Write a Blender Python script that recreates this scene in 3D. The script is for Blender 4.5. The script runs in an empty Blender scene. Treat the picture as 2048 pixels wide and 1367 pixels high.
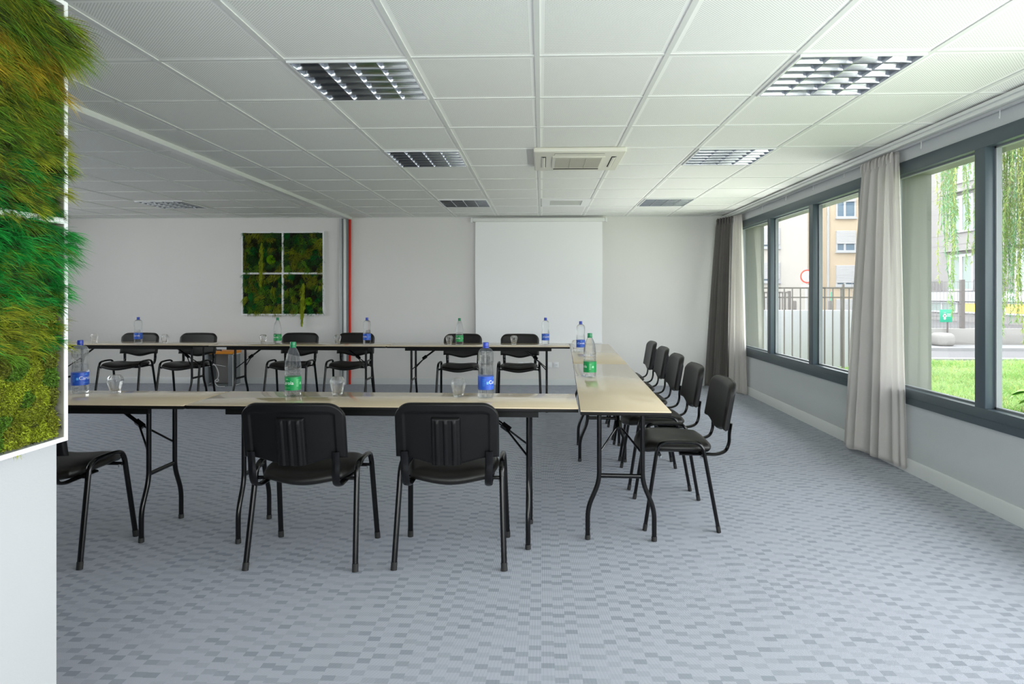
import bpy, bmesh, math, random
import numpy as np
from mathutils import Vector, Matrix

random.seed(7)
rng = np.random.default_rng(11)
SC = bpy.context.scene
COL = SC.collection
R = math.radians
PI = math.pi

# ------------------------------------------------------------------ camera
cam_d = bpy.data.cameras.new('camera')
cam = bpy.data.objects.new('camera', cam_d)
COL.objects.link(cam)
cam.location = (0, 0, 1.28)
cam.rotation_euler = (R(90), 0, R(1.8))
cam_d.sensor_width = 36
cam_d.lens = 1218 / 2048 * 36
cam_d.shift_x = -(1044.7 - 1024) / 2048
cam_d.shift_y = -(683.5 - 589) / 2048
cam_d.clip_start = 0.05
cam_d.clip_end = 300
SC.camera = cam

# ------------------------------------------------------------------ sky, exposure
world = bpy.data.worlds.new('overcast_sky')
SC.world = world
world.use_nodes = True
wn = world.node_tree
wn.nodes['Background'].inputs[0].default_value = (0.93, 0.965, 1.0, 1)
wn.nodes['Background'].inputs[1].default_value = 1.0

SC.view_settings.view_transform = 'Standard'
SC.view_settings.look = 'None'
SC.view_settings.gamma = 1
SC.view_settings.use_curve_mapping = False
SC.view_settings.exposure = 2.68
SC.cycles.use_denoising = True
SC.cycles.max_bounces = 14
SC.cycles.diffuse_bounces = 7
SC.cycles.glossy_bounces = 6
SC.cycles.transmission_bounces = 12
SC.cycles.transparent_max_bounces = 16
SC.cycles.caustics_reflective = False
SC.cycles.caustics_refractive = False
SC.cycles.sample_clamp_indirect = 6


def area(name, loc, rot, sx, sy, power, col=(1, 1, 1), portal=False):
    d = bpy.data.lights.new(name, 'AREA')
    d.shape = 'RECTANGLE'
    d.size, d.size_y = sx, sy
    d.energy = power
    d.color = col
    o = bpy.data.objects.new(name, d)
    COL.objects.link(o)
    o.location = loc
    o.rotation_euler = rot
    if portal:
        d.cycles.is_portal = True
    return o


# daylight entering through the windows of the right wall and the added left and rear glazing
area('daylight_portal', (3.06, 6.68, 1.35), (0, R(90), 0), 1.8, 3.3, 1, portal=True)
area('daylight_portal', (3.06, 2.6, 1.35), (0, R(90), 0), 1.8, 4.4, 1, portal=True)
area('daylight_portal', (3.06, -1.4, 1.35), (0, R(90), 0), 1.8, 3.2, 1, portal=True)
area('daylight_portal', (-7.84, 4.3, 1.75), (0, R(-90), 0), 1.0, 5.4, 1, portal=True)
area('daylight_portal', (0.65, -3.15, 1.2), (R(90), 0, 0), 4.0, 2.4, 1, portal=True)
# added fill lamps: one behind the rear glazing, one in the side window bay
area('rear_fill', (0.65, -3.35, 0.60), (R(90 + 25), 0, 0), 3.8, 1.0, 10, (1.0, 0.98, 0.95))
area('side_fill', (2.95, 0.0, 1.30), (0, R(90 - 6), 0), 1.6, 5.2, 27, (0.98, 0.99, 1.0))
# added fill lamps low outside the right windows, throwing light up to the ceiling
for yy_, ly_ in ((6.7, 2.6), (2.7, 3.6)):
    gd = area('lawn_fill', (3.75, yy_, -0.05), (0, R(90 + 38), 0), 0.7, ly_, 11 if yy_ > 5 else 5.5, (1.0, 0.99, 0.97))
    gd.data.spread = R(95)
# added fill lamp outside the made-up left window, lifting the darker left part
area('left_fill', (-7.9, 4.3, 1.65), (0, R(-90 - 20), 0), 1.0, 5.2, 7.5, (1.0, 0.985, 0.96))

# ------------------------------------------------------------------ materials
def mat(name, col=(0.8, 0.8, 0.8), rough=0.5, metal=0.0, spec=None, coat=0.0, emit=None, es=1.0):
    m = bpy.data.materials.new(name)
    m.use_nodes = True
    b = m.node_tree.nodes['Principled BSDF']
    b.inputs['Base Color'].default_value = (*col, 1)
    b.inputs['Roughness'].default_value = rough
    b.inputs['Metallic'].default_value = metal
    if spec is not None:
        b.inputs['Specular IOR Level'].default_value = spec
    if coat:
        b.inputs['Coat Weight'].default_value = coat
    if emit:
        b.inputs['Emission Color'].default_value = (*emit, 1)
        b.inputs['Emission Strength'].default_value = es
    return m


class NT:
    """small helper to write node graphs"""
    def __init__(self, m):
        self.t = m.node_tree
        self.b = self.t.nodes.get('Principled BSDF')

    def n(self, typ, **kw):
        x = self.t.nodes.new(typ)
        for k, v in kw.items():
            setattr(x, k, v)
        return x

    def link(self, a, b):
        self.t.links.new(a, b)

    def math(self, op, a, b=None, c=None):
        x = self.n('ShaderNodeMath', operation=op)
        for i, q in enumerate((a, b, c)):
            if q is None:
                continue
            if isinstance(q, (int, float)):
                x.inputs[i].default_value = q
            else:
                self.link(q, x.inputs[i])
        return x.outputs[0]

    def mix(self, f, a, b):
        x = self.n('ShaderNodeMix', data_type='RGBA')
        for s, q in ((0, f), (6, a), (7, b)):
            if isinstance(q, (int, float)):
                x.inputs[s].default_value = q
            elif isinstance(q, tuple):
                x.inputs[s].default_value = (*q, 1)
            else:
                self.link(q, x.inputs[s])
        return x.outputs[2]

    def pos(self):
        g = self.n('ShaderNodeTexCoord')
        s = self.n('ShaderNodeSeparateXYZ')
        self.link(g.outputs['Object'], s.inputs[0])
        return g.outputs['Object'], s.outputs[0], s.outputs[1], s.outputs[2]

    def bump(self, h, strength=0.2, dist=0.01):
        x = self.n('ShaderNodeBump')
        x.inputs['Strength'].default_value = strength
        x.inputs['Distance'].default_value = dist
        self.link(h, x.inputs['Height'])
        self.link(x.outputs[0], self.b.inputs['Normal'])

    def noise(self, vec, scale, detail=2, rough=0.5):
        x = self.n('ShaderNodeTexNoise')
        x.inputs['Scale'].default_value = scale
        x.inputs['Detail'].default_value = detail
        x.inputs['Roughness'].default_value = rough
        self.link(vec, x.inputs['Vector'])
        return x.outputs['Fac']


def noisy(m, a, b, scale, bump=0.0, bscale=None, detail=3):
    t = NT(m)
    p, x, y, z = t.pos()
    f = t.noise(p, scale, detail)
    t.link(t.mix(f, a, b), t.b.inputs['Base Color'])
    if bump:
        t.bump(t.noise(p, bscale or scale, 3), bump, 0.01)
    return m


M = {}
M['wall'] = noisy(mat('wall_paint', rough=0.6), (0.75, 0.735, 0.71), (0.78, 0.765, 0.74), 3, 0.08, 220)
M['wallright'] = noisy(mat('woven_wall_paint', rough=0.55), (0.57, 0.59, 0.605), (0.60, 0.62, 0.635), 3, 0.25, 160)
M['wallgrey'] = noisy(mat('partition_paint', rough=0.45), (0.47, 0.475, 0.485), (0.50, 0.505, 0.515), 3, 0.05, 160)
M['base'] = mat('baseboard_paint', (0.66, 0.68, 0.68), 0.4)
M['white'] = mat('white_lacquer', (0.82, 0.83, 0.83), 0.35)
M['rail'] = mat('white_rail', (0.80, 0.81, 0.79), 0.3)
M['gridrail'] = mat('ceiling_grid_paint', (0.70, 0.71, 0.69), 0.6)
M['anthracite'] = noisy(mat('anthracite_frame', rough=0.35), (0.060, 0.085, 0.100), (0.075, 0.100, 0.118), 2)
M['black'] = mat('black_metal', (0.0025, 0.0025, 0.003), 0.22, spec=0.38)
M['blackedge'] = mat('black_edge', (0.004, 0.004, 0.004), 0.5, spec=0.2)
M['plastic'] = noisy(mat('black_plastic', rough=0.38, spec=0.25), (0.0035, 0.0035, 0.004), (0.005, 0.005, 0.0055), 30, 0.12, 700)
M['seat'] = noisy(mat('black_upholstery', rough=0.42, spec=0.4), (0.004, 0.0037, 0.0033), (0.007, 0.0062, 0.005), 12, 0.1, 500)
M['cap'] = mat('foot_rubber', (0.01, 0.01, 0.01), 0.7)
M['alu'] = mat('brushed_aluminium', (0.52, 0.53, 0.53), 0.4, 0.25)
M['alulight'] = mat('light_aluminium', (0.80, 0.81, 0.80), 0.35, 0.2)
M['alugrey'] = mat('grey_aluminium', (0.24, 0.26, 0.275), 0.45, 0.1)
M['red'] = mat('red_strip', (0.75, 0.035, 0.015), 0.4)
M['mirror'] = mat('louvre_aluminium', (0.58, 0.60, 0.62), 0.12, 1.0)
M['louvredark'] = mat('cross_louvre_aluminium', (0.36, 0.375, 0.385), 0.14, 1.0)
M['housing'] = mat('lamp_housing', (0.06, 0.06, 0.065), 0.3, 0.3)
M['tube'] = mat('fluorescent_tube', (0.55, 0.56, 0.56), 0.25)
M['dark'] = mat('dark_cavity', (0.01, 0.01, 0.012), 0.6)
M['ac'] = mat('cassette_plastic', (0.70, 0.69, 0.60), 0.4)
M['acgrille'] = mat('cassette_grille', (0.44, 0.43, 0.36), 0.5)
M['vent'] = mat('vent_grille', (0.60, 0.61, 0.58), 0.5)
M['screen'] = mat('screen_fabric', (0.92, 0.925, 0.925), 0.7)
M['screencase'] = mat('screen_case', (0.78, 0.79, 0.76), 0.4)
M['socket'] = mat('socket_plastic', (0.82, 0.83, 0.84), 0.3)
M['orange'] = noisy(mat('orange_wood', rough=0.4), (0.80, 0.27, 0.02), (0.90, 0.36, 0.03), 20)
M['panel'] = mat('cabinet_panel', (0.22, 0.24, 0.25), 0.45)
M['panelw'] = mat('cabinet_back', (0.50, 0.48, 0.47), 0.5)
M['bluecap'] = mat('blue_cap', (0.015, 0.045, 0.40), 0.35)
M['greencap'] = mat('green_cap', (0.0, 0.20, 0.07), 0.35)
M['bluelabel'] = mat('blue_label', (0.015, 0.085, 0.50), 0.35)
M['greenlabel'] = mat('green_label', (0.0, 0.27, 0.065), 0.35)
M['letters'] = mat('label_letters', (0.88, 0.90, 0.90), 0.4)
M['lightblue'] = mat('label_emblem_blue', (0.12, 0.42, 0.85), 0.4)
M['lightgreen'] = mat('label_emblem_green', (0.30, 0.72, 0.40), 0.4)
M['concrete'] = noisy(mat('white_concrete', rough=0.8), (0.40, 0.40, 0.44), (0.425, 0.425, 0.465), 1.5)
M['stone'] = noisy(mat('pale_stone', rough=0.85), (0.21, 0.20, 0.19), (0.26, 0.25, 0.235), 2)
M['facadeout'] = noisy(mat('own_facade_render', rough=0.8), (0.15, 0.160, 0.142), (0.17, 0.18, 0.16), 2)
M['peach'] = noisy(mat('peach_render', rough=0.85), (0.47, 0.375, 0.265), (0.50, 0.395, 0.28), 0.6)
M['cream'] = noisy(mat('reflection_tone_render', rough=0.85), (0.47, 0.44, 0.40), (0.49, 0.46, 0.42), 0.6)  # tone of a glass reflection, given to one wing of the facade
M['palefacade'] = noisy(mat('pale_facade', rough=0.85), (0.235, 0.222, 0.217), (0.255, 0.24, 0.235), 0.8)
M['groove'] = mat('facade_groove', (0.22, 0.20, 0.20), 0.9)
M['pvc'] = mat('white_pvc', (0.42, 0.425, 0.435), 0.4)
M['shutter'] = mat('roller_shutter', (0.48, 0.475, 0.48), 0.5)
M['farglass'] = mat('facade_glass', (0.13, 0.19, 0.25), 0.08)
M['farglassgrey'] = mat('facade_glass_grey', (0.25, 0.30, 0.28), 0.1)
M['litglass'] = mat('lit_basement_glass', (0.5, 0.25, 0.05), 0.4, emit=(1.0, 0.42, 0.06), es=0.5)
M['pipe'] = mat('grey_drainpipe', (0.36, 0.36, 0.36), 0.5)
M['fence'] = mat('brown_fence_metal', (0.09, 0.075, 0.07), 0.5)
M['mesh'] = mat('grey_mesh_metal', (0.17, 0.16, 0.16), 0.5)
M['asphalt'] = noisy(mat('asphalt', rough=0.9), (0.125, 0.122, 0.125), (0.155, 0.152, 0.155), 1.2, 0.2, 60)
M['kerb'] = noisy(mat('kerb_stone', rough=0.85), (0.20, 0.20, 0.203), (0.25, 0.25, 0.25), 3)
M['soil'] = noisy(mat('lawn_soil', rough=0.95), (0.12, 0.20, 0.03), (0.22, 0.32, 0.07), 2.2, 0.3, 30)
M['signgreen'] = mat('green_sign', (0.0, 0.26, 0.15), 0.4)
M['signwhite'] = mat('sign_white', (0.8, 0.8, 0.8), 0.4)
M['signgrey'] = mat('sign_legend_grey', (0.30, 0.32, 0.36), 0.5)
M['bark'] = noisy(mat('willow_bark', rough=0.9), (0.10, 0.08, 0.05), (0.18, 0.14, 0.09), 8, 0.5, 30)
M['twig'] = mat('willow_twig', (0.22, 0.20, 0.07), 0.8)
M['hosta'] = mat('broad_leaf', (0.16, 0.40, 0.03), 0.4)
M['innerstrip'] = mat('frame_strip', (0.26, 0.25, 0.20), 0.6)
M['cable'] = mat('white_cable', (0.75, 0.75, 0.75), 0.4)

# cream laminate with a faint cloudiness
M['laminate'] = mat('cream_laminate', rough=0.09)
noisy(M['laminate'], (0.63, 0.51, 0.345), (0.66, 0.54, 0.37), 2.0)


def sheer(name, col, trans, clear):
    m = bpy.data.materials.new(name)
    m.use_nodes = True
    nt = m.node_tree
    nt.nodes.clear()
    o = nt.nodes.new('ShaderNodeOutputMaterial')
    d = nt.nodes.new('ShaderNodeBsdfDiffuse')
    tl = nt.nodes.new('ShaderNodeBsdfTranslucent')
    tr = nt.nodes.new('ShaderNodeBsdfTransparent')
    for q in (d, tl):
        q.inputs[0].default_value = (*col, 1)
    a = nt.nodes.new('ShaderNodeMixShader')
    a.inputs[0].default_value = trans
    b = nt.nodes.new('ShaderNodeMixShader')
    b.inputs[0].default_value = clear
    L = nt.links.new
    L(d.outputs[0], a.inputs[1]); L(tl.outputs[0], a.inputs[2])
    L(a.outputs[0], b.inputs[1]); L(tr.outputs[0], b.inputs[2])
    L(b.outputs[0], o.inputs[0])
    return m


M['sheer'] = sheer('white_voile', (0.80, 0.775, 0.755), 0.5, 0.12)
M['taupe'] = noisy(mat('taupe_curtain_cloth', rough=0.85), (0.125, 0.115, 0.108), (0.155, 0.143, 0.133), 8, 0.2, 300)


def window_glass():
    m = bpy.data.materials.new('window_glass')
    m.use_nodes = True
    nt = m.node_tree
    nt.nodes.clear()
    o = nt.nodes.new('ShaderNodeOutputMaterial')
    tr = nt.nodes.new('ShaderNodeBsdfTransparent')
    tr.inputs[0].default_value = (0.975, 0.985, 0.98, 1)
    gl = nt.nodes.new('ShaderNodeBsdfGlossy')
    gl.inputs['Roughness'].default_value = 0.0
    fr = nt.nodes.new('ShaderNodeFresnel')
    ge = nt.nodes.new('ShaderNodeNewGeometry')
    io = nt.nodes.new('ShaderNodeMapRange')      # same reflectance from both faces of the pane
    io.inputs['To Min'].default_value = 1.5
    io.inputs['To Max'].default_value = 1 / 1.5
    mx = nt.nodes.new('ShaderNodeMixShader')
    L = nt.links.new
    L(ge.outputs['Backfacing'], io.inputs['Value']); L(io.outputs[0], fr.inputs[0])
    L(fr.outputs[0], mx.inputs[0]); L(tr.outputs[0], mx.inputs[1]); L(gl.outputs[0], mx.inputs[2])
    L(mx.outputs[0], o.inputs[0])
    return m


M['glass'] = window_glass()


def clear_solid(name, ior, col=(1, 1, 1), through=0.0):
    m = bpy.data.materials.new(name)
    m.use_nodes = True
    nt = m.node_tree
    nt.nodes.clear()
    o = nt.nodes.new('ShaderNodeOutputMaterial')
    g = nt.nodes.new('ShaderNodeBsdfGlass')
    g.inputs['Color'].default_value = (*col, 1)
    g.inputs['Roughness'].default_value = 0.0
    g.inputs['IOR'].default_value = ior
    tr = nt.nodes.new('ShaderNodeBsdfTransparent')
    mx = nt.nodes.new('ShaderNodeMixShader')
    mx.inputs[0].default_value = through
    L = nt.links.new
    L(g.outputs[0], mx.inputs[1]); L(tr.outputs[0], mx.inputs[2]); L(mx.outputs[0], o.inputs[0])
    return m


M['pet'] = clear_solid('clear_bottle', 1.25, (0.97, 0.99, 1.0), 0.6)
M['tumbler'] = clear_solid('clear_glass', 1.45, (1, 1, 1), 0.55)


def carpet():
    m = mat('loop_carpet', rough=0.9, spec=0.2)
    t = NT(m)
    p, x, y, z = t.pos()
    cw, cl = 0.046, 0.068
    xi = t.math('FLOOR', t.math('DIVIDE', x, cw))
    wn1 = t.n('ShaderNodeTexWhiteNoise', noise_dimensions='1D')
    t.link(xi, wn1.inputs['W'])
    # columns step along by about a third with some scatter
    off = t.math('ADD', t.math('MULTIPLY', xi, 0.36), t.math('MULTIPLY', wn1.outputs['Value'], 0.45))
    yy = t.math('ADD', t.math('DIVIDE', y, cl), off)
    yi = t.math('FLOOR', yy)
    fy = t.math('FRACT', yy)
    cmb = t.n('ShaderNodeCombineXYZ')
    t.link(xi, cmb.inputs[0]); t.link(yi, cmb.inputs[1])
    wn2 = t.n('ShaderNodeTexWhiteNoise', noise_dimensions='2D')
    t.link(cmb.outputs[0], wn2.inputs['Vector'])
    inside = t.math('LESS_THAN', fy, 0.42)
    strength = t.math('MULTIPLY', inside, t.math('MULTIPLY_ADD', wn2.outputs['Value'], 0.75, 0.15))
    # fine ribs running towards the far wall
    rib = t.math('MULTIPLY_ADD', t.math('SINE', t.math('MULTIPLY', x, 2 * PI / 0.0046)), 0.5, 0.5)
    light = t.mix(rib, (0.165, 0.185, 0.235), (0.625, 0.645, 0.715))
    darkc = t.mix(rib, (0.150, 0.172, 0.215), (0.355, 0.385, 0.43))
    c = t.mix(strength, light, darkc)
    big = t.noise(p, 0.7, 2)
    c2 = t.mix(t.math('MULTIPLY', big, 0.10), c, (0.25, 0.26, 0.27))
    t.link(c2, t.b.inputs['Base Color'])
    t.bump(rib, 0.15, 0.002)
    return m


M['carpet'] = carpet()


def ceiling_tiles():
    m = mat('perforated_ceiling_tile', rough=0.75)
    t = NT(m)
    p, x, y, z = t.pos()
    def dot(c):
        return t.math('SINE', t.math('MULTIPLY', c, 2 * PI / 0.0133))
    holes = t.math('GREATER_THAN', t.math('MULTIPLY', dot(x), dot(y)), 0.25)
    def edge(c, o):   # 1 inside the perforated field of a tile
        fx = t.math('FRACT', t.math('DIVIDE', t.math('SUBTRACT', c, o), 0.6))
        return t.math('LESS_THAN', t.math('ABSOLUTE', t.math('SUBTRACT', fx, 0.5)), 0.445)
    field = t.math('MULTIPLY', edge(x, -0.02 - 12.0), edge(y, 2.83 - 12.0))
    h = t.math('MULTIPLY', holes, field)
    t.link(t.mix(t.math('MULTIPLY', h, 0.55), (0.90, 0.905, 0.88), (0.24, 0.25, 0.23)), t.b.inputs['Base Color'])
    return m


M['tile'] = ceiling_tiles()


def vcol(name, rough=0.6, trans=0.0):
    m = mat(name, rough=rough)
    nt = m.node_tree
    a = nt.nodes.new('ShaderNodeVertexColor')
    a.layer_name = 'Col'
    b = nt.nodes['Principled BSDF']
    nt.links.new(a.outputs[0], b.inputs['Base Color'])
    if trans:
        tl = nt.nodes.new('ShaderNodeBsdfTranslucent')
        nt.links.new(a.outputs[0], tl.inputs[0])
        mx = nt.nodes.new('ShaderNodeMixShader')
        mx.inputs[0].default_value = trans
        nt.links.new(b.outputs[0], mx.inputs[1])
        nt.links.new(tl.outputs[0], mx.inputs[2])
        nt.links.new(mx.outputs[0], nt.nodes['Material Output'].inputs[0])
    return m


M['moss'] = vcol('preserved_moss', 0.7, 0.25)
M['leaf'] = vcol('leaf_green', 0.5, 0.4)

# ------------------------------------------------------------------ mesh helpers
def link(name, me, m, parent=None, loc=None, rotz=0.0):
    if m is not None:
        me.materials.append(m)
    o = bpy.data.objects.new(name, me)
    COL.objects.link(o)
    if parent:
        o.parent = parent
    if loc is not None:
        o.location = loc
    if rotz:
        o.rotation_euler = (0, 0, rotz)
    return o


def catmull(pts, n=6):
    P = [Vector(p) for p in pts]
    out = []
    for i in range(len(P) - 1):
        a = P[i - 1] if i else P[0] * 2 - P[1]
        b, c = P[i], P[i + 1]
        d = P[i + 2] if i + 2 < len(P) else c * 2 - b
        for k in range(n):
            t = k / n
            out.append(0.5 * ((2 * b) + (c - a) * t + (2 * a - 5 * b + 4 * c - d) * t * t + (3 * b - a - 3 * c + d) * t ** 3))
    out.append(P[-1])
    return out


def rounded(pts, r, n=5):
    """polyline with filleted corners"""
    P = [Vector(p) for p in pts]
    out = [P[0]]
    for i in range(1, len(P) - 1):
        a, b, c = P[i - 1], P[i], P[i + 1]
        u, v = (a - b), (c - b)
        q = min(r, u.length * 0.48, v.length * 0.48)
        s, e = b + u.normalized() * q, b + v.normalized() * q
        for k in range(n + 1):
            t = k / n
            out.append(s * (1 - t) ** 2 + b * 2 * t * (1 - t) + e * t * t)
    out.append(P[-1])
    return out


class MB:
    def __init__(self):
        self.v, self.f = [], []

    def add(self, vs, fs):
        o = len(self.v)
        self.v += [tuple(q) for q in vs]
        self.f += [tuple(i + o for i in q) for q in fs]
        return self

    def box(self, x0, x1, y0, y1, z0, z1):
        vs = [(x, y, z) for z in (z0, z1) for y in (y0, y1) for x in (x0, x1)]
        return self.add(vs, [(0, 2, 3, 1), (4, 5, 7, 6), (0, 1, 5, 4), (2, 6, 7, 3), (0, 4, 6, 2), (1, 3, 7, 5)])

    def rbox(self, x0, x1, y0, y1, z0, z1, b=0.004, seg=2):
        bm = bmesh.new()
        bmesh.ops.create_cube(bm, size=1)
        for q in bm.verts:
            q.co = Vector(((x0 + x1) / 2 + q.co.x * (x1 - x0), (y0 + y1) / 2 + q.co.y * (y1 - y0), (z0 + z1) / 2 + q.co.z * (z1 - z0)))
        bmesh.ops.bevel(bm, geom=bm.edges[:], offset=b, segments=seg, profile=0.5, affect='EDGES')
        bm.verts.index_update()
        self.add([q.co for q in bm.verts], [[q.index for q in f.verts] for f in bm.faces])
        bm.free()
        return self

    def tube(self, pts, r, seg=10, cap=True, ry=None, side=None):
        """swept round (or oval r x ry) bar"""
        P = [Vector(p) for p in pts]
        ry = ry or r
        rings = []
        up = Vector(side) if side else None
        for i, p in enumerate(P):
            t = (P[min(i + 1, len(P) - 1)] - P[max(i - 1, 0)]).normalized()
            if up is None:
                up = Vector((0, 0, 1)) if abs(t.z) < 0.9 else Vector((1, 0, 0))
            a = (up - t * up.dot(t)).normalized()
            if not side:
                up = a
            b = t.cross(a)
            rr = r[i] if isinstance(r, (list, tuple)) else r
            r2 = rr if isinstance(r, (list, tuple)) else ry
            rings.append([p + a * (math.cos(2 * PI * k / seg) * rr) + b * (math.sin(2 * PI * k / seg) * r2) for k in range(seg)])
        vs = [q for ring in rings for q in ring]
        fs = []
        for i in range(len(P) - 1):
            for k in range(seg):
                k2 = (k + 1) % seg
                fs.append((i * seg + k, i * seg + k2, (i + 1) * seg + k2, (i + 1) * seg + k))
        if cap:
            fs.append(tuple(range(seg))[::-1])
            fs.append(tuple((len(P) - 1) * seg + k for k in range(seg)))
        return self.add(vs, fs)

    def lathe(self, prof, seg=32, c=(0, 0, 0)):
        vs, fs = [], []
        for r, z in prof:
            for k in range(seg):
                a = 2 * PI * k / seg
                vs.append((c[0] + r * math.cos(a), c[1] + r * math.sin(a), c[2] + z))
        n = len(prof)
        for i in range(n - 1):
            for k in range(seg):
                k2 = (k + 1) % seg
                fs.append((i * seg + k, i * seg + k2, (i + 1) * seg + k2, (i + 1) * seg + k))
        if prof[0][0] > 1e-6:
            fs.append(tuple(range(seg))[::-1])
        if prof[-1][0] > 1e-6:
            fs.append(tuple((n - 1) * seg + k for k in range(seg)))
        return self.add(vs, fs)

    def prism(self, poly, axis, a0, a1):
        """poly in the two other axes, extruded along axis"""
        def mk(p, a):
            return {'x': (a, p[0], p[1]), 'y': (p[0], a, p[1]), 'z': (p[0], p[1], a)}[axis]
        n = len(poly)
        vs = [mk(p, a0) for p in poly] + [mk(p, a1) for p in poly]
        fs = [tuple(range(n))[::-1], tuple(range(n, 2 * n))]
        for i in range(n):
            j = (i + 1) % n
            fs.append((i, j, n + j, n + i))
        return self.add(vs, fs)

    def grid(self, fn, nu, nv):
        vs = [fn(i / nu, j / nv) for j in range(nv + 1) for i in range(nu + 1)]
        fs = [(j * (nu + 1) + i, j * (nu + 1) + i + 1, (j + 1) * (nu + 1) + i + 1, (j + 1) * (nu + 1) + i)
              for j in range(nv) for i in range(nu)]
        return self.add(vs, fs)

    def mesh(self, name, ang=38, fix=True):
        me = bpy.data.meshes.new(name)
        bm = bmesh.new()
        vv = [bm.verts.new(q) for q in self.v]
        for q in self.f:
            try:
                bm.faces.new([vv[i] for i in q])
            except ValueError:
                pass
        bmesh.ops.remove_doubles(bm, verts=bm.verts, dist=1e-6)
        if fix:
            bmesh.ops.recalc_face_normals(bm, faces=bm.faces)
        bm.to_mesh(me)
        bm.free()
        me.polygons.foreach_set('use_smooth', [True] * len(me.polygons))
        me.set_sharp_from_angle(angle=R(ang))
        return me

    def build(self, name, m, parent=None, loc=None, rotz=0.0, ang=38, fix=True):
        return link(name, self.mesh(name, ang, fix), m, parent, loc, rotz)


def tag(o, label, cat, group=None, kind=None):
    o['label'] = label
    o['category'] = cat
    if group:
        o['group'] = group
    if kind:
        o['kind'] = kind
    return o


def thing(name, label, cat, loc=(0, 0, 0), rotz=0.0, group=None):
    o = bpy.data.objects.new(name, None)
    o.empty_display_size = 0.1
    COL.objects.link(o)
    o.location = loc
    o.rotation_euler = (0, 0, rotz)
    return tag(o, label, cat, group)


def struct(o):
    o['kind'] = 'structure'
    return o


def dup(root, loc, rotz, label, group=None):
    def cp(o, parent):
        c = o.copy()
        COL.objects.link(c)
        c.parent = parent
        for ch in kids[o]:
            cp(ch, c)
        return c
    kids = {}
    for o in list(bpy.data.objects):
        kids.setdefault(o, [])
        if o.parent:
            kids.setdefault(o.parent, []).append(o)
    r = cp(root, None)
    r.location = loc
    r.rotation_euler = (0, 0, rotz)
    r['label'] = label
    if group:
        r['group'] = group
    return r


# ------------------------------------------------------------------ room shell
XR, XL, YB, YN, ZC = 2.65, -7.6, 8.65, -3.0, 2.389

struct(MB().box(XL - 0.2, XR + 0.3, YN - 0.2, YB + 0.2, -0.30, 0.0).build('floor', M['carpet']))
LIGHTS = [(-0.92, 3.13), (1.48, 3.13), (-0.92, 4.93), (1.48, 4.93), (-0.92, 7.33), (1.48, 7.33), (-4.52, 7.33)]
g = MB()                                        # lay-in tiles; the cells of the recessed lights stay open
for i in range(-14, 5):
    for j in range(-10, 11):
        x0, y0 = -0.02 + 0.6 * i, 2.83 + 0.6 * j
        if any(abs(x0 + 0.3 - lx) < 0.1 and abs(y0 + 0.3 - ly) < 0.1 for lx, ly in LIGHTS):
            continue
        xa, xb, ya, yb_ = max(x0, XL - 0.2), min(x0 + 0.6, XR + 0.36), max(y0, YN - 0.3), min(y0 + 0.6, YB + 0.2)
        if xb - xa > 0.01 and yb_ - ya > 0.01:
            g.box(xa + 0.0005, xb - 0.0005, ya + 0.0005, yb_ - 0.0005, ZC, ZC + 0.018)
struct(g.build('ceiling', M['tile']))
struct(MB().box(XL - 0.3, XR + 0.8, YN - 0.5, YB + 0.3, ZC + 0.12, ZC + 0.6).build('roof_slab', M['facadeout']))
struct(MB().box(XL - 0.2, XR + 0.3, YB, YB + 0.2, 0, ZC + 0.15).build('wall_back', M['wall']))
LY0, LY1, LZ0 = 1.6, 7.0, 1.25  # opening added in the unseen left wall for the fill lamp
w = MB()
w.box(XL - 0.2, XL, YN, LY0, 0, ZC + 0.15)
w.box(XL - 0.2, XL, LY1, YB, 0, ZC + 0.15)
w.box(XL - 0.2, XL, LY0, LY1, 0, LZ0)
w.box(XL - 0.2, XL, LY0, LY1, 2.25, ZC + 0.15)
struct(w.build('wall_left', M['wall']))

# right wall: inner leaf with openings A (far) and B (near) and C (beside the camera)
ZS, ZH = 0.49, 2.25
A0, A1, B0, B1, C0, C1 = 5.08, 8.34, 0.55, 4.80, -2.9, 0.30
bays = ((YN, C0), (C1, B0), (B1, A0), (A1, YB))
w = MB()
w.box(XR, XR + 0.08, YN, YB, 0, ZS)
w.box(XR, XR + 0.08, YN, YB, ZH, ZC + 0.15)
for a, b in bays:
    w.box(XR, XR + 0.08, a, b, ZS, ZH)
struct(w.build('wall_right', M['wallright']))
w = MB()                                        # rendered outer leaf with deep reveals
w.box(XR + 0.08, XR + 0.32, YN, YB + 0.2, -0.3, ZS - 0.01)
w.box(XR + 0.08, XR + 0.36, YN, YB + 0.2, 2.205, ZC + 0.15)
for a, b in bays:
    w.box(XR + 0.08, XR + 0.36, a, b, ZS - 0.01, 2.205)
struct(w.build('wall_exterior', M['facadeout']))

# near-left wall that carries the mossy panel
WX, WE = -1.345, 1.648
struct(MB().box(WX - 0.18, WX, YN, WE, 0, ZC).build('wall_near', M['wallgrey']))
struct(MB().box(XL, WX - 0.18, YN - 0.2, YN, 0, ZC + 0.15).build('wall_rear', M['wall']))

# baseboards
bb = MB()
bb.prism([(YB, 0), (YB - 0.014, 0), (YB - 0.014, 0.078), (YB - 0.008, 0.088), (YB, 0.088)], 'x', XL, XR)
struct(bb.build('baseboard_back', M['base']))
bb = MB()
bb.prism([(XR, 0), (XR - 0.014, 0), (XR - 0.014, 0.088), (XR - 0.006, 0.10), (XR, 0.10)], 'y', YN, YB)
struct(bb.build('baseboard_right', M['base']))

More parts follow.
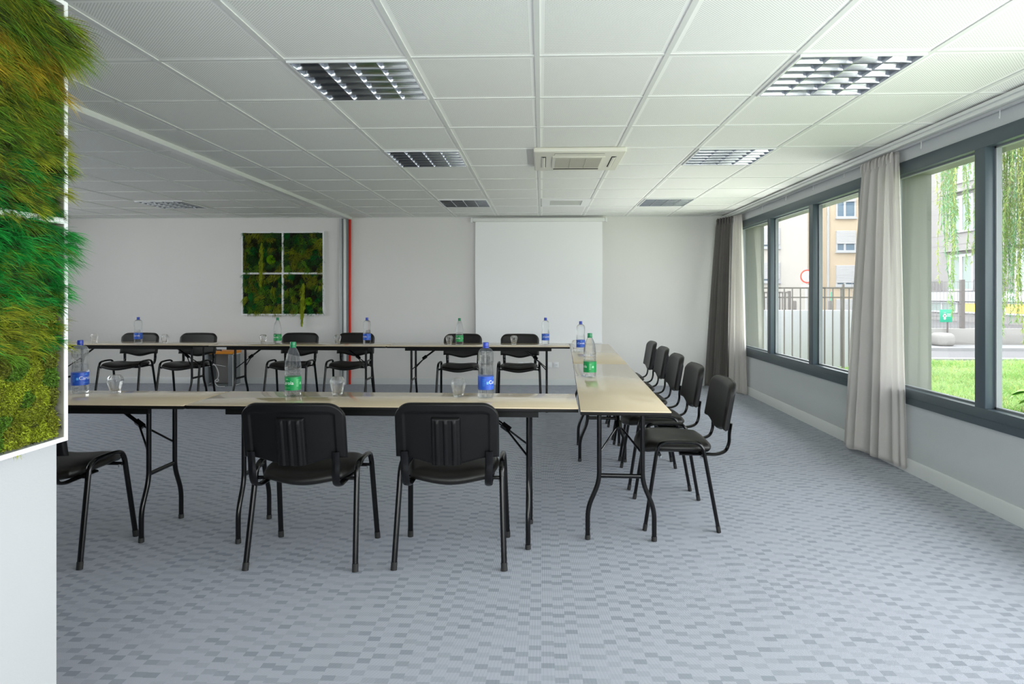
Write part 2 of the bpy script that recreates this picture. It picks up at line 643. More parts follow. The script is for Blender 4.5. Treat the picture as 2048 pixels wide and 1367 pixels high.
# ceiling grid: T rails a hair below the tiles
g = MB()
k = math.floor((XL + 0.02) / 0.6)
x = -0.02 + 0.6 * k
while x < XR:
    if x > XL:
        g.box(x - 0.012, x + 0.012, YN, YB, ZC - 0.0045, ZC + 0.004)
    x += 0.6
y = 2.83 - 0.6 * 9
while y < YB:
    if y > YN:
        g.box(XL, XR, y - 0.010, y + 0.010, ZC - 0.0035, ZC + 0.0038)
    y += 0.6
g.box(XL, XR, YB - 0.02, YB, ZC - 0.008, ZC)
struct(g.build('trim_1', M['gridrail']))

# sliding-partition track across the ceiling
g = MB()
g.box(-2.752, -2.712, YN, YB, ZC - 0.035, ZC)
g.box(-2.805, -2.775, YN, YB, ZC - 0.026, ZC)
struct(g.build('trim_2', M['rail']))
struct(MB().box(-2.775, -2.752, YN, YB, ZC - 0.010, ZC - 0.002).build('trim_3', M['dark']))

# ------------------------------------------------------------------ windows
def window(n, y0, y1, mulls):
    root = bpy.data.objects.new('window_%d' % n, None)
    COL.objects.link(root)
    struct(root)
    f = MB()
    xi, xo = XR - 0.012, XR + 0.066
    f.rbox(xi, xo, y0, y1, ZS, 0.60, 0.004)
    f.box(xi + 0.002, xi - 0.003, y0, y1, 0.538, 0.541)
    f.rbox(xi, xo, y0, y1, 2.16, ZH, 0.004)
    edges = [y0 + 0.04] + mulls + [y1 - 0.04]
    for i, ym in enumerate(edges):
        hw = 0.045
        f.rbox(xi + 0.002, xo, ym - hw, ym + hw, 0.59, 2.17, 0.004)
    f.build('window_frame', M['anthracite'], root)
    s = MB()
    for a, b in zip(edges[:-1], edges[1:]):      # outer glazing beads
        a += 0.045; b -= 0.045
        x0, x1 = XR + 0.045, XR + 0.078
        s.box(x0, x1, a - 0.001, a + 0.014, 0.598, 2.162)
        s.box(x0, x1, b - 0.014, b + 0.001, 0.598, 2.162)
        s.box(x0, x1, a, b, 0.595, 0.612)
        s.box(x0, x1, a, b, 2.150, 2.162)
    s.build('glazing_bead', M['alugrey'], root)
    for a, b in zip(edges[:-1], edges[1:]):
        MB().box(XR + 0.050, XR + 0.054, a + 0.04, b - 0.04, 0.595, 2.165).build('pane', M['glass'], root)


def added_window(n, p0, p1, z0, z1, off, axis, count):
    root = bpy.data.objects.new('window_%d' % n, None)
    COL.objects.link(root)
    struct(root)
    f = MB()

    def bar(a0, a1, b0, b1, d=0.035):
        if axis == 'y':
            f.box(off - d, off + d, a0, a1, b0, b1)
        else:
            f.box(a0, a1, off - d, off + d, b0, b1)
    bar(p0, p1, z0, z0 + 0.10); bar(p0, p1, z1 - 0.09, z1)
    for i in range(count + 1):
        c = p0 + 0.045 + (p1 - p0 - 0.09) * i / count
        bar(c - 0.045, c + 0.045, z0, z1, 0.034)
    f.build('window_frame', M['anthracite'], root)
    q = MB()
    if axis == 'y':
        q.box(off - 0.002, off + 0.002, p0 + 0.05, p1 - 0.05, z0 + 0.05, z1 - 0.05)
    else:
        q.box(p0 + 0.05, p1 - 0.05, off - 0.002, off + 0.002, z0 + 0.05, z1 - 0.05)
    q.build('pane', M['glass'], root)


added_window(4, LY0, LY1, LZ0, 2.25, XL - 0.08, 'y', 5)  # added unseen window, gives the left fill lamp a source
added_window(5, WX, XR, 0.0, ZC, YN - 0.06, 'x', 4)  # added unseen glazing behind the camera, lets more light in
window(1, A0, A1, [6.06, 7.16])
window(2, B0, B1, [1.60, 2.68, 3.755])
window(3, C0, C1, [-1.9, -0.8])

# ------------------------------------------------------------------ curtain rails and curtains
cr = thing('curtain_rail', 'white double curtain rail along the ceiling above the windows', 'curtain rail', (0, 0, 0))
b = MB()
b.rbox(2.545, 2.58, YN, YB - 0.02, 2.335, 2.362, 0.004)
b.rbox(2.60, 2.635, YN, YB - 0.02, 2.335, 2.362, 0.004)
b.box(2.53, 2.65, YN, YB - 0.02, 2.362, 2.380)
b.build('track', M['rail'], cr)
for yy in (2.9, 3.56, 4.28, 5.35, 5.95, 6.6, 7.3):
    pts = [(2.615, yy, 2.338), (2.615, yy, 2.295), (2.609, yy - 0.006, 2.284), (2.603, yy - 0.010, 2.292)]
    MB().tube(pts, 0.0028, 6).build('glider_hook', M['rail'], cr)


def curtain(parent, name, m, bot, top, zb, zt, folds, amp_b, amp_t, seed, header=True, gather=0.5, nu=170, nv=60, thick=0.0015):
    """hanging pleated cloth between top line and bottom line (XY pairs)"""
    rs = random.Random(seed)
    ph = [rs.uniform(0, 6.28) for _ in range(6)]
    b0, b1, t0, t1 = (Vector((*q, 0)) for q in (*bot, *top))
    nb = (b1 - b0).normalized().cross(Vector((0, 0, 1)))
    nt = (t1 - t0).normalized().cross(Vector((0, 0, 1)))

    def fn(u, v):
        s = v ** 0.9
        c = (t0.lerp(t1, u)).lerp(b0.lerp(b1, u), s)
        n = nt.lerp(nb, s)
        amp = amp_t + (amp_b - amp_t) * s
        w1 = math.sin(2 * PI * folds * (u + 0.025 * math.sin(2 * PI * u * 2.3 + ph[0]) * (0.4 + s)) + ph[1])
        w2 = 0.35 * math.sin(2 * PI * folds * 0.43 * u + ph[2] + 1.3 * s)
        w3 = 0.22 * math.sin(2 * PI * folds * 2.1 * u + ph[3]) * (1 - s)
        d = amp * (w1 + w2 + w3)
        along = (b1 - b0).normalized() * (0.35 * amp * math.cos(2 * PI * folds * u + ph[1]))
        if header and v < 0.035:
            d *= 0.6
        zz = zt + (zb - zt) * v + 0.012 * math.sin(2 * PI * folds * u + ph[4]) * s * s
        q = c + n * d + along
        return (q.x, q.y, zz)
    o = MB().grid(fn, nu, nv).build(name, m, parent, ang=180, fix=False)
    md = o.modifiers.new('cloth_thickness', 'SOLIDIFY')
    md.thickness = thick
    return o


c1 = thing('curtain', 'tall white voile curtain gathered on the pillar between the two windows', 'curtain', (0, 0, 0), 0, 'white voile curtains')
curtain(c1, 'cloth', M['sheer'], ((2.50, 5.17), (2.60, 4.62)), ((2.575, 4.97), (2.585, 4.575)), 0.035, 2.328, 4.2, 0.034, 0.014, 3)
for i in range(9):
    yy = 4.56 + i * 0.052
    MB().tube([(2.575, yy, 2.327), (2.566, yy, 2.30), (2.563, yy, 2.25)], [0.006, 0.008, 0.003], 6).build('pleat', M['sheer'], c1)
curtain(c1, 'back_cloth', M['sheer'], ((2.60, 4.60), (2.635, 4.46)), ((2.60, 4.62), (2.61, 4.53)), 0.03, 2.328, 2.2, 0.010, 0.008, 8, nu=60)
c2 = thing('curtain', 'white voile curtain hanging in the corner beside the dark taupe curtain', 'curtain', (0, 0, 0), 0, 'white voile curtains')
curtain(c2, 'cloth', M['sheer'], ((2.45, 8.10), (2.62, 7.84)), ((2.56, 8.22), (2.60, 7.98)), 0.01, 2.328, 3.5, 0.028, 0.016, 5, nu=90)
c3 = thing('curtain', 'dark taupe curtain bunched in the far corner against the back wall', 'curtain', (0, 0, 0), 0)
curtain(c3, 'cloth', M['taupe'], ((2.26, 8.46), (2.50, 8.20)), ((2.44, 8.52), (2.545, 8.22)), 0.02, 2.328, 5.0, 0.030, 0.016, 9, nu=120)
for i in range(6):
    f = i / 5
    xx, yy = 2.44 + 0.10 * f, 8.50 - 0.28 * f
    MB().tube([(xx, yy, 2.328), (xx - 0.012, yy - 0.006, 2.30), (xx - 0.010, yy - 0.006, 2.24)], [0.010, 0.015, 0.006], 6).build('pleat', M['taupe'], c3)

# ------------------------------------------------------------------ recessed louvre lights
def make_light():
    t = thing('ceiling_light', '', 'ceiling light', (0, 0, 0), 0, 'square recessed louvre lights in the ceiling')
    h = 0.287
    f = MB()
    for a in (-1, 1):
        f.box(min(a * h, a * (h - 0.010)), max(a * h, a * (h - 0.010)), -h, h, -0.007, 0.05)
        f.box(-h - 0.0004, h + 0.0004, min(a * (h + 0.0004), a * (h - 0.010)), max(a * (h + 0.0004), a * (h - 0.010)), -0.0073, 0.0504)
    f.build('frame', M['white'], t)
    MB().box(-h, h, -h, h, 0.060, 0.064).build('housing', M['housing'], t)
    inn = h - 0.011
    cw = 2 * inn / 4
    lo = MB()

    def parab(top, zt, n=6):
        return [(top * (i / n) ** 1.8, -0.005 + zt * (i / n)) for i in range(n + 1)]
    for i in range(5):     # long mirror reflectors between the lamps
        xc = -inn + cw * i
        prof = parab(0.034, 0.055)
        pr = [(xc + 0.0012 + a, z) for a, z in prof] if i < 4 else []
        pl = [(xc - 0.0012 - a, z) for a, z in prof] if i > 0 else []
        for q in (pr, pl):
            if not q:
                continue
            vs = [(px, -inn, z) for px, z in q] + [(px, inn, z) for px, z in q]
            n = len(q)
            lo.add(vs, [(j, j + 1, n + j + 1, n + j) for j in range(n - 1)])
        lo.box(xc - 0.0013, xc + 0.0013, -inn, inn, -0.0065, -0.0045)
    lo.build('reflector', M['mirror'], t, fix=False)
    cb = MB()
    ch = 2 * inn / 6
    for j in range(7):
        yc = -inn + ch * j
        for s in (-1, 1):
            if (j == 0 and s < 0) or (j == 6 and s > 0):
                continue
            prof = [(yc + s * (0.001 + 0.026 * (q / 5) ** 1.6), -0.005 + 0.052 * q / 5) for q in range(6)]
            vs = [(-inn, a, z) for a, z in prof] + [(inn, a, z) for a, z in prof]
            cb.add(vs, [(q, q + 1, 6 + q + 1, 6 + q) for q in range(5)])
        cb.box(-inn, inn, yc - 0.0011, yc + 0.0011, -0.0062, -0.0042)
    cb.build('cross_louvre', M['louvredark'], t, fix=False)
    for i in range(4):
        xc = -inn + cw * (i + 0.5)
        MB().tube([(xc, -inn, 0.048), (xc, inn, 0.048)], 0.008, 10).build('fluorescent_tube', M['tube'], t)
    return t


LX = (-0.92, 1.48, -4.52)
LZ = ZC - 0.006
light0 = make_light()
light0.location = (LX[0], 3.13, LZ)
light0['label'] = 'large louvre light with green reflections, nearest on the ceiling beside the mossy panel'
GL = 'square recessed louvre lights in the ceiling'
dup(light0, (LX[1], 3.13, LZ), 0, 'large louvre light nearest the camera on the window side of the ceiling')
dup(light0, (LX[0], 4.93, LZ), 0, 'louvre light to the left of the air conditioning cassette')
dup(light0, (LX[1], 4.93, LZ), 0, 'louvre light to the right of the air conditioning cassette')
dup(light0, (LX[0], 7.33, LZ), 0, 'small far louvre light above the left edge of the projection screen')
dup(light0, (LX[1], 7.33, LZ), 0, 'small far louvre light between the ceiling vent and the window curtains')
dup(light0, (LX[2], 7.33, LZ), 0, 'small dark louvre light beyond the ceiling track, on the left part of the ceiling')

# ------------------------------------------------------------------ air conditioning cassette and vent
ac = thing('air_conditioner', 'cream ceiling cassette air conditioner with a central grille', 'air conditioner', (0.29, 4.93, ZC))
b = MB()
b.rbox(-0.35, 0.35, -0.35, 0.35, -0.038, 0.0, 0.012, 3)
b.build('cover', M['ac'], ac)
gr = MB()
gr.rbox(-0.205, 0.205, -0.205, 0.205, -0.046, -0.030, 0.004)
gg = gr.build('grille_frame', M['ac'], ac)
gl = MB()
gl.box(-0.18, 0.18, -0.18, 0.18, -0.0475, -0.045)
for i in range(17):
    yy = -0.17 + i * 0.02125
    gl.box(-0.18, 0.18, yy - 0.003, yy + 0.003, -0.050, -0.046)
for xx in (-0.06, 0.06):
    gl.box(xx - 0.004, xx + 0.004, -0.18, 0.18, -0.051, -0.046)
gl.build('grille', M['acgrille'], gg)
for a in range(4):
    ang = a * PI / 2
    s = MB()
    s.box(-0.19, 0.19, -0.292, -0.254, -0.0392, -0.037)
    o = s.build('air_slot', M['dark'], ac, rotz=ang)
    q = MB()
    q.grid(lambda u, v: (-0.188 + 0.376 * u, -0.290 + 0.030 * v, -0.0400 - 0.006 * math.sin(v * PI * 0.8)), 2, 6)
    q.build('louvre_flap', M['ac'], ac, rotz=ang)

vt = thing('ceiling_vent', 'small square white ceiling vent above the projection screen', 'vent', (0.29, 7.33, ZC - 0.004))
b = MB()
for a, c, d, e in ((-0.285, 0.285, -0.285, -0.19), (-0.285, 0.285, 0.19, 0.285), (-0.285, -0.19, -0.19, 0.19), (0.19, 0.285, -0.19, 0.19)):
    b.box(a, c, d, e, -0.006, 0.003)
b.build('plate', M['white'], vt)
b = MB()
b.box(-0.19, 0.19, -0.19, 0.19, 0.002, 0.0035)
for i in range(12):
    yy = -0.18 + i * 0.0327
    b.box(-0.19, 0.19, yy, yy + 0.012, -0.001, 0.002)
b.build('grille', M['vent'], vt)

# ------------------------------------------------------------------ projection screen, jamb, sockets, cabinet
ps = thing('projection_screen', 'white pull-down projection screen hanging on the back wall', 'projection screen', (-0.04, 8.57, 0))
MB().rbox(-0.93, 0.93, -0.035, 0.035, 2.305, 2.360, 0.012, 3).build('case', M['screencase'], ps)
for s in (-1, 1):
    MB().rbox(s * 0.944 - 0.015, s * 0.944 + 0.015, -0.038, 0.038, 2.300, 2.364, 0.008, 2).build('end_cap', M['white'], ps)
MB().grid(lambda u, v: (-0.892 + 1.784 * u + 0.004 * math.sin(v * 5) * (2 * u - 1), 0.004 + 0.004 * math.sin(u * PI), 2.31 - 1.70 * v), 20, 20).build('screen_fabric', M['screen'], ps)
MB().tube([(-0.895, 0.004, 0.600), (0.895, 0.004, 0.600)], 0.013, 10).build('bottom_bar', M['white'], ps)

jb = thing('partition_jamb', 'grey aluminium jamb of the sliding partition with a red edge strip', 'door jamb', (-2.80, YB, 0))
MB().rbox(-0.062, -0.030, -0.11, 0.0, 0, ZC - 0.03, 0.003).build('outer_post', M['alu'], jb)
MB().box(-0.030, -0.012, -0.08, 0.0, 0, ZC - 0.03).build('groove', M['alugrey'], jb)
MB().rbox(-0.012, 0.020, -0.09, 0.0, 0, ZC - 0.035, 0.006).build('inner_post', M['alulight'], jb)
MB().box(0.020, 0.045, -0.05, 0.0, 0, ZC - 0.035).build('seal', M['alugrey'], jb)
MB().rbox(0.045, 0.074, -0.03, 0.0, 0, ZC - 0.035, 0.003).build('red_strip', M['red'], jb)


def socket(xc, label, holes):
    t = thing('wall_socket', label, 'wall socket', (xc, YB, 0.285), 0, 'sockets on the back wall')
    MB().rbox(-0.039, 0.039, -0.010, 0.0, -0.039, 0.039, 0.003).build('plate', M['socket'], t)
    if holes:
        MB().lathe([(0.0, 0.0), (0.021, 0.0), (0.021, 0.003), (0.0, 0.003)], 20).build('recess', M['socket'], t).rotation_euler = (R(90), 0, 0)
        t.children[-1].location = (0, -0.010, 0)
        for s in (-1, 1):
            MB().box(s * 0.0095 - 0.003, s * 0.0095 + 0.003, -0.0142, -0.011, -0.003, 0.003).build('pin_hole', M['dark'], t)
    else:
        MB().rbox(-0.022, 0.022, -0.0125, -0.008, -0.022, 0.022, 0.002).build('insert', M['white'], t)


socket(-0.295, 'white socket plate leftmost of the row behind the chair before the screen', True)
socket(-0.200, 'white socket plate in the middle of the row behind the chair before the screen', True)
socket(-0.105, 'white socket plate rightmost of the row of three behind the chair seat', True)
socket(0.105, 'blank white wall plate between the table leg and the two-hole socket', False)
socket(0.205, 'white two-hole socket at the right end, right of the table leg', True)

cb = thing('equipment_cabinet', 'low grey open cabinet with an orange wooden top by the back wall', 'cabinet', (-4.53, 8.51, 0))
MB().rbox(-0.215, 0.215, -0.135, 0.12, 0.45, 0.488, 0.004).build('top', M['orange'], cb)
for sx in (-1, 1):
    for sy in (-1, 1):
        xc, yc = sx * 0.175, (-0.10 if sy < 0 else 0.10)
        MB().rbox(xc - 0.032, xc + 0.032, yc - 0.018, yc + 0.018, 0.0, 0.45, 0.003).build('post', M['alugrey'], cb)
    x0 = sx * 0.207
    MB().box(min(x0, x0 - sx * 0.006), max(x0, x0 - sx * 0.006), -0.085, 0.085, 0.02, 0.44).build('side_panel', M['panel'], cb)
    e = MB()
    for a, b_, c, d in ((-0.12, -0.112, 0, 0.45), (0.110, 0.118, 0, 0.45), (-0.12, 0.118, 0, 0.010), (-0.12, 0.118, 0.438, 0.45)):
        e.box(min(x0, x0 + sx * 0.004), max(x0, x0 + sx * 0.004), a, b_, c, d)
    e.build('edge_trim', M['alulight'], cb)
MB().box(-0.14, 0.14, 0.09, 0.098, 0.01, 0.45).build('back_panel', M['panelw'], cb)
MB().box(-0.17, 0.17, -0.08, 0.09, 0.006, 0.016).build('bottom_shelf', M['panel'], cb)

dv = thing('adapter_box', 'small white and black adapter box lying on the orange cabinet top', 'adapter', (-4.50, 8.42, 0.4885))
MB().rbox(-0.10, 0.09, -0.02, 0.06, 0.0, 0.048, 0.003).build('housing', M['socket'], dv)
MB().box(-0.088, 0.020, -0.0215, -0.018, 0.008, 0.038).build('front_panel', M['dark'], dv)
MB().lathe([(0.0, 0), (0.010, 0), (0.010, 0.004), (0, 0.004)], 14).build('dial', M['alugrey'], dv).rotation_euler = (R(90), 0, 0)
dv.children[-1].location = (0.058, -0.019, 0.024)

cbl = MB()
cbl.tube(catmull([(-4.60, 8.345, 0.33), (-4.545, 8.34, 0.30), (-4.505, 8.338, 0.235), (-4.49, 8.336, 0.16), (-4.51, 8.335, 0.105),
                  (-4.535, 8.334, 0.09), (-4.52, 8.333, 0.07), (-4.49, 8.334, 0.085), (-4.505, 8.336, 0.11), (-4.545, 8.338, 0.07), (-4.50, 8.335, 0.008), (-4.40, 8.33, 0.006)], 8), 0.0065, 8)
cbl.tube(catmull([(-4.60, 8.348, 0.30), (-4.53, 8.344, 0.302), (-4.46, 8.346, 0.292), (-4.40, 8.35, 0.28)], 6), 0.004, 6)
tag(cbl.build('power_cable', M['cable']), 'white power cable looped in front of the orange-topped cabinet', 'cable')

# ------------------------------------------------------------------ tables
def make_table():
    t = thing('folding_table', '', 'table', (0, 0, 0), 0, 'folding tables set in a U')
    L, W, H = 0.998, 0.217, 0.72
    MB().rbox(-L, L, -W, W, H - 0.006, H, 0.0015).build('tabletop', M['laminate'], t)
    MB().rbox(-L, L, -W, W, H - 0.022, H - 0.006, 0.001).build('edge_band', M['blackedge'], t)
    for s in (-1, 1):
        y0 = s * (W - 0.030)
        MB().box(-0.80, 0.80, y0 - 0.012, y0 + 0.012, H - 0.052, H - 0.022).build('apron_rail', M['blackedge'], t)
    for s in (-1, 1):
        lx = s * 0.7475
        for q in (-1, 1):
            pts = rounded([(lx, q * 0.112, H - 0.022), (lx, q * 0.112, 0.305), (lx, q * 0.172, 0.165), (lx, q * 0.172, 0.012)], 0.05, 6)
            lg = MB().tube(pts, 0.0125, 14).build('leg', M['black'], t)
            MB().lathe([(0.0115, 0.0), (0.0142, 0.001), (0.0142, 0.022), (0.013, 0.024)], 14, (lx, q * 0.172, 0)).build('foot_cap', M['cap'], lg)
        MB().tube([(lx, -0.112, 0.335), (lx, 0.112, 0.335)], 0.012, 12, side=(0, 0, 1), ry=0.008).build('crossbar', M['black'], t)
        MB().box(lx - 0.015, lx + 0.015, -0.19, 0.19, H - 0.034, H - 0.022).build('hinge_bar', M['black'], t)
        br = MB()
        cx, cz = s * (0.7475 - 0.125), 0.575
        br.tube([(s * (0.7475 - 0.29), 0, H - 0.024), (cx, 0, cz)], 0.010, 10)
        bo = br.build('brace', M['black'], t)
        d = Vector((s * 0.165, 0, -(H - 0.024 - cz))).normalized()
        c = Vector((cx, 0, cz))
        MB().tube([c - d * 0.026, c + d * 0.026], 0.018, 4).build('lock_collar', M['black'], bo)
        fk = MB()
        for q in (-1, 1):
            fk.tube([(cx, q * 0.006, cz - 0.005), (lx - s * 0.008, q * 0.108, 0.455)], 0.0055, 8)
        fk.build('brace_fork', M['black'], bo)
    return t


tab0 = make_table()
tab0.location = (-0.812, 3.25, 0)
tab0.rotation_euler = (0, 0, R(-1.0))
tab0['label'] = 'near folding table behind the two front chairs, with green and blue bottles'
GT = 'folding tables set in a U'
dup(tab0, (-2.815, 3.265, 0), R(-0.5), 'near folding table partly hidden by the mossy wall panel')
dup(tab0, (0.440, 3.940, 0), R(88), 'folding table at the near right corner, running away beside the side-on chairs')
dup(tab0, (0.511, 5.940, 0), R(88), 'folding table at the far end of the right-hand side, by the projection screen')
dup(tab0, (-0.690, 6.805, 0), R(-0.4), 'far folding table in front of the projection screen')
dup(tab0, (-2.694, 6.840, 0), R(-1.5), 'far folding table in the middle of the back row, below the green moss picture')
dup(tab0, (-4.698, 6.910, 0), R(-2.0), 'far folding table at the left end of the back row')

# ------------------------------------------------------------------ chairs
def pad_outline(n_col, W, r):
    """column positions clustered to the sides, -W..W"""
    return [W * math.sin((i / n_col - 0.5) * PI) for i in range(n_col + 1)]


def shell_mesh(W, r, zt_fn, zb_fn, front_fn, back_fn, edge, ncol=36, nrow=36, flat=0):
    """closed pad: columns in x, rows in z; front (+y) and back (-y) surfaces meeting at a rounded rim"""
    xs = pad_outline(ncol, W, r)
    mb = MB()

    def pt(i, j, side):
        x = xs[i]
        tt = 0.5 - 0.5 * math.cos(PI * j / nrow)
        zb, zt = zb_fn(x), zt_fn(x)
        z = zb + (zt - zb) * tt
        # rim distance
        d = min(W - abs(x), (zt - z), (z - zb))
        q = max(0.0, min(1.0, d / edge))
        e = math.sqrt(max(0.0, 1 - (1 - q) ** 2))
        yf, yb = front_fn(x, z), back_fn(x, z)
        m = (yf + yb) / 2 if flat == 0 else (yb if flat < 0 else yf)   # flat: side that stays unrounded
        y = m + (yf - m) * e if side > 0 else m + (yb - m) * e
        return (x, y, z)
    for side in (1, -1):
        vs = [pt(i, j, side) for j in range(nrow + 1) for i in range(ncol + 1)]
        fs = [(j * (ncol + 1) + i, j * (ncol + 1) + i + 1, (j + 1) * (ncol + 1) + i + 1, (j + 1) * (ncol + 1) + i)
              for j in range(nrow) for i in range(ncol)]
        mb.add(vs, fs)
    return mb


def smooth01(a, b, x):
    t = max(0.0, min(1.0, (x - a) / (b - a)))
    return t * t * (3 - 2 * t)


def make_chair():
    t = thing('conference_chair', '', 'chair', (0, 0, 0), 0, 'black padded conference chairs')
    # sitter faces +y
    W, rr = 0.236, 0.075

    def ztop(x):
        a = abs(x)
        z = 0.800 - 0.006 * (x / W) ** 2
        if a > W - rr:
            z -= rr - math.sqrt(max(0.0, rr * rr - (a - (W - rr)) ** 2))
        return z

    def zbot(x):
        a = abs(x) / W
        return 0.505 + 0.036 * smooth01(0.0, 0.85, a)

    def lean(x, z):
        return -0.262 - (z - 0.50) * 0.175 + 0.030 * (x / W) ** 2   # wraps forward at the sides

    def rear(x, z):
        y = lean(x, z) - 0.016
        zb, zt = zbot(x), ztop(x)
        d = min(W - abs(x), zt - z)
        y += 0.007 * smooth01(0.040, 0.048, d)                      # recessed field inside a raised rim
        return y
    sh = shell_mesh(W, rr, ztop, zbot, lambda x, z: lean(x, z) + 0.004, rear, 0.010, 84, 60, flat=1)
    so = sh.build('back_shell', M['plastic'], t, ang=60)
    bk = MB()

    def brk(u, v):
        x = -0.066 + 0.132 * u
        z = 0.515 + 0.220 * v
        y = lean(x, z) - 0.008
        rim = min(x + 0.066, 0.066 - x, (0.735 - z))
        y -= 0.020 * math.sqrt(max(0.0, 1 - (1 - min(1, rim / 0.009)) ** 2))
        for rx in (-0.038, 0.0, 0.038):
            q_ = max(0.0, 1 - (abs(x - rx) / 0.009) ** 2)
            y -= 0.006 * math.sqrt(q_) * smooth01(0.726, 0.708, z)
        return (x, y, z)
    bk.grid(brk, 66, 40)
    bk.build('bracket_cover', M['plastic'], so, ang=80)

    def front(x, z):
        return lean(x, z) + 0.034 - 0.012 * (x / W) ** 2
    cu = shell_mesh(W - 0.002, rr, lambda x: ztop(x) - 0.002, lambda x: zbot(x) + 0.002, front, lambda x, z: lean(x, z) + 0.0035, 0.026, 30, 30, flat=-1)
    cu.build('backrest', M['seat'], t, ang=80)

    # seat: rounded saddle pad
    SW, SD = 0.222, 0.215
    mb = MB()

    def seatpt(u, v, side):
        # square to superellipse
        a, b_ = 2 * u - 1, 2 * v - 1
        a, b_ = math.sin(a * PI / 2), math.sin(b_ * PI / 2)
        n = 0.62
        x = SW * a * math.sqrt(1 - n * b_ * b_ / 2)
        y = SD * b_ * math.sqrt(1 - n * a * a / 2)
        q = max(abs(a), abs(b_))
        e = math.sqrt(max(0.0, 1 - q ** 6))
        zt = 0.474 - 0.012 * math.exp(-(x / 0.13) ** 2) - 0.026 * smooth01(0.10, 0.24, y) - 0.008 * smooth01(0.0, -0.2, y)
        zb = 0.412 - 0.030 * math.exp(-(x / 0.15) ** 2) - 0.012 * smooth01(0.08, 0.24, y)
        m = (zt + zb) / 2 - 0.004
        return (x, y + 0.012, m + ((zt if side > 0 else zb) - m) * e)
    for s in (1, -1):
        mb.grid(lambda u, v: seatpt(u, v, s), 28, 28)
    mb.build('seat', M['seat'], t, ang=80)

    # tube frame: four legs joined by an arched rail on each side
    for s in (-1, 1):
        for q in (-1, 1):
            ft = Vector((s * 0.257, q * 0.197, 0.006))
            tp = Vector((s * 0.243, q * 0.128 + 0.004, 0.418))
            lg = MB().tube([ft, tp], 0.0135, 12, side=(1, 0, 0), ry=0.0105).build('leg', M['black'], t)
            up = (tp - ft).normalized()
            MB().tube([ft - up * 0.005, ft + up * 0.030], 0.0150, 12, side=(1, 0, 0), ry=0.0120).build('foot_cap', M['cap'], lg)
        arch = catmull([(s * 0.243, -0.124, 0.418), (s * 0.241, -0.114, 0.452), (s * 0.240, -0.085, 0.474), (s * 0.240, -0.03, 0.480),
                        (s * 0.240, 0.06, 0.478), (s * 0.240, 0.105, 0.468), (s * 0.241, 0.124, 0.446), (s * 0.243, 0.132, 0.418)], 6)
        MB().tube(arch, 0.0135, 12, side=(1, 0, 0), ry=0.0105).build('side_rail', M['black'], t)
        sup = catmull([(s * 0.185, 0.0, 0.402), (s * 0.185, -0.14, 0.402), (s * 0.186, -0.205, 0.404), (s * 0.188, -0.250, 0.425), (s * 0.190, -0.268, 0.470),
                       (s * 0.192, -0.270, 0.520), (s * 0.192, -0.278, 0.575)], 6)
        MB().tube(sup, 0.018, 12, side=(1, 0, 0), ry=0.008).build('back_support', M['black'], t)
        bl = MB()
        for q in (-1, 1):
            bl.lathe([(0.0, -0.004), (0.007, -0.004), (0.008, 0.0), (0.007, 0.010), (0, 0.010)], 10, (s * 0.232, q * 0.11, 0.395))
        bl.build('bolt', M['alugrey'], t)
    for yy in (-0.115, 0.115):
        MB().tube([(-0.243, yy, 0.408), (0.243, yy, 0.408)], 0.009, 10).build('cross_tube', M['black'], t)
    return t


chair0 = make_chair()
chair0.location = (-1.119, 2.985, 0)
chair0.rotation_euler = (0, 0, R(0.3))
chair0['label'] = 'black chair seen from behind, in front of the green-capped bottle on the near table'
GCH = 'black padded conference chairs'
dup(chair0, (-0.433, 3.013, 0), R(1.0), 'black chair seen from behind, in front of the blue-capped bottle on the near table')
dup(chair0, (-2.408, 2.968, 0), R(0), 'black chair half hidden behind the white wall under the mossy panel')
for (x_, y_, rz), lb in zip(
        [(0.769, 3.578, 87.5), (0.780, 4.270, 88), (0.808, 4.968, 88), (0.833, 5.645, 88), (0.850, 6.315, 88)],
        ['black side-on chair nearest the camera at the right-hand tables', 'black side-on chair second from the camera at the right-hand tables',
         'black side-on chair in the middle of the five at the right-hand tables', 'black side-on chair fourth from the camera at the right-hand tables',
         'black side-on chair farthest from the camera at the right-hand tables']):
    dup(chair0, (x_, y_, 0), R(rz), lb)
for (x_, y_, rz), lb in zip(
        [(-5.06, 7.27, 182), (-4.32, 7.27, 180), (-3.05, 7.33, 179), (-2.34, 7.35, 180), (-0.967, 7.20, 180), (-0.265, 7.20, 180)],
        ['black chair behind the blue bottle at the left end of the far tables', 'black chair in front of the orange-topped cabinet, behind the far tables',
         'black chair below the green moss picture, beside the far green bottle', 'black chair in front of the red strip and aluminium jamb',
         'black chair behind the green bottle, at the left edge of the projection screen', 'black chair in front of the projection screen, left of the blue bottle']):
    dup(chair0, (x_, y_, 0), R(rz), lb)

# ------------------------------------------------------------------ bottles and glasses
def text_mesh(body, size, depth=0.0):
    cu = bpy.data.curves.new('lettering', 'FONT')
    cu.body = body
    cu.size = size
    cu.align_x = 'CENTER'
    cu.align_y = 'CENTER'
    cu.extrude = depth
    o = bpy.data.objects.new('lettering_source', cu)
    COL.objects.link(o)
    dg = bpy.context.evaluated_depsgraph_get()
    dg.update()
    me = bpy.data.meshes.new_from_object(o.evaluated_get(dg))
    bpy.data.objects.remove(o)
    return me


def wrap(me, r, z0, cut=6):
    bm = bmesh.new()
    bm.from_mesh(me)
    bmesh.ops.triangulate(bm, faces=bm.faces[:])
    for q in bm.verts:
        a = q.co.x / r - PI / 2
        z = q.co.y + z0
        q.co = Vector((r * math.cos(a), r * math.sin(a), z))
    bm.to_mesh(me)
    bm.free()
    return me


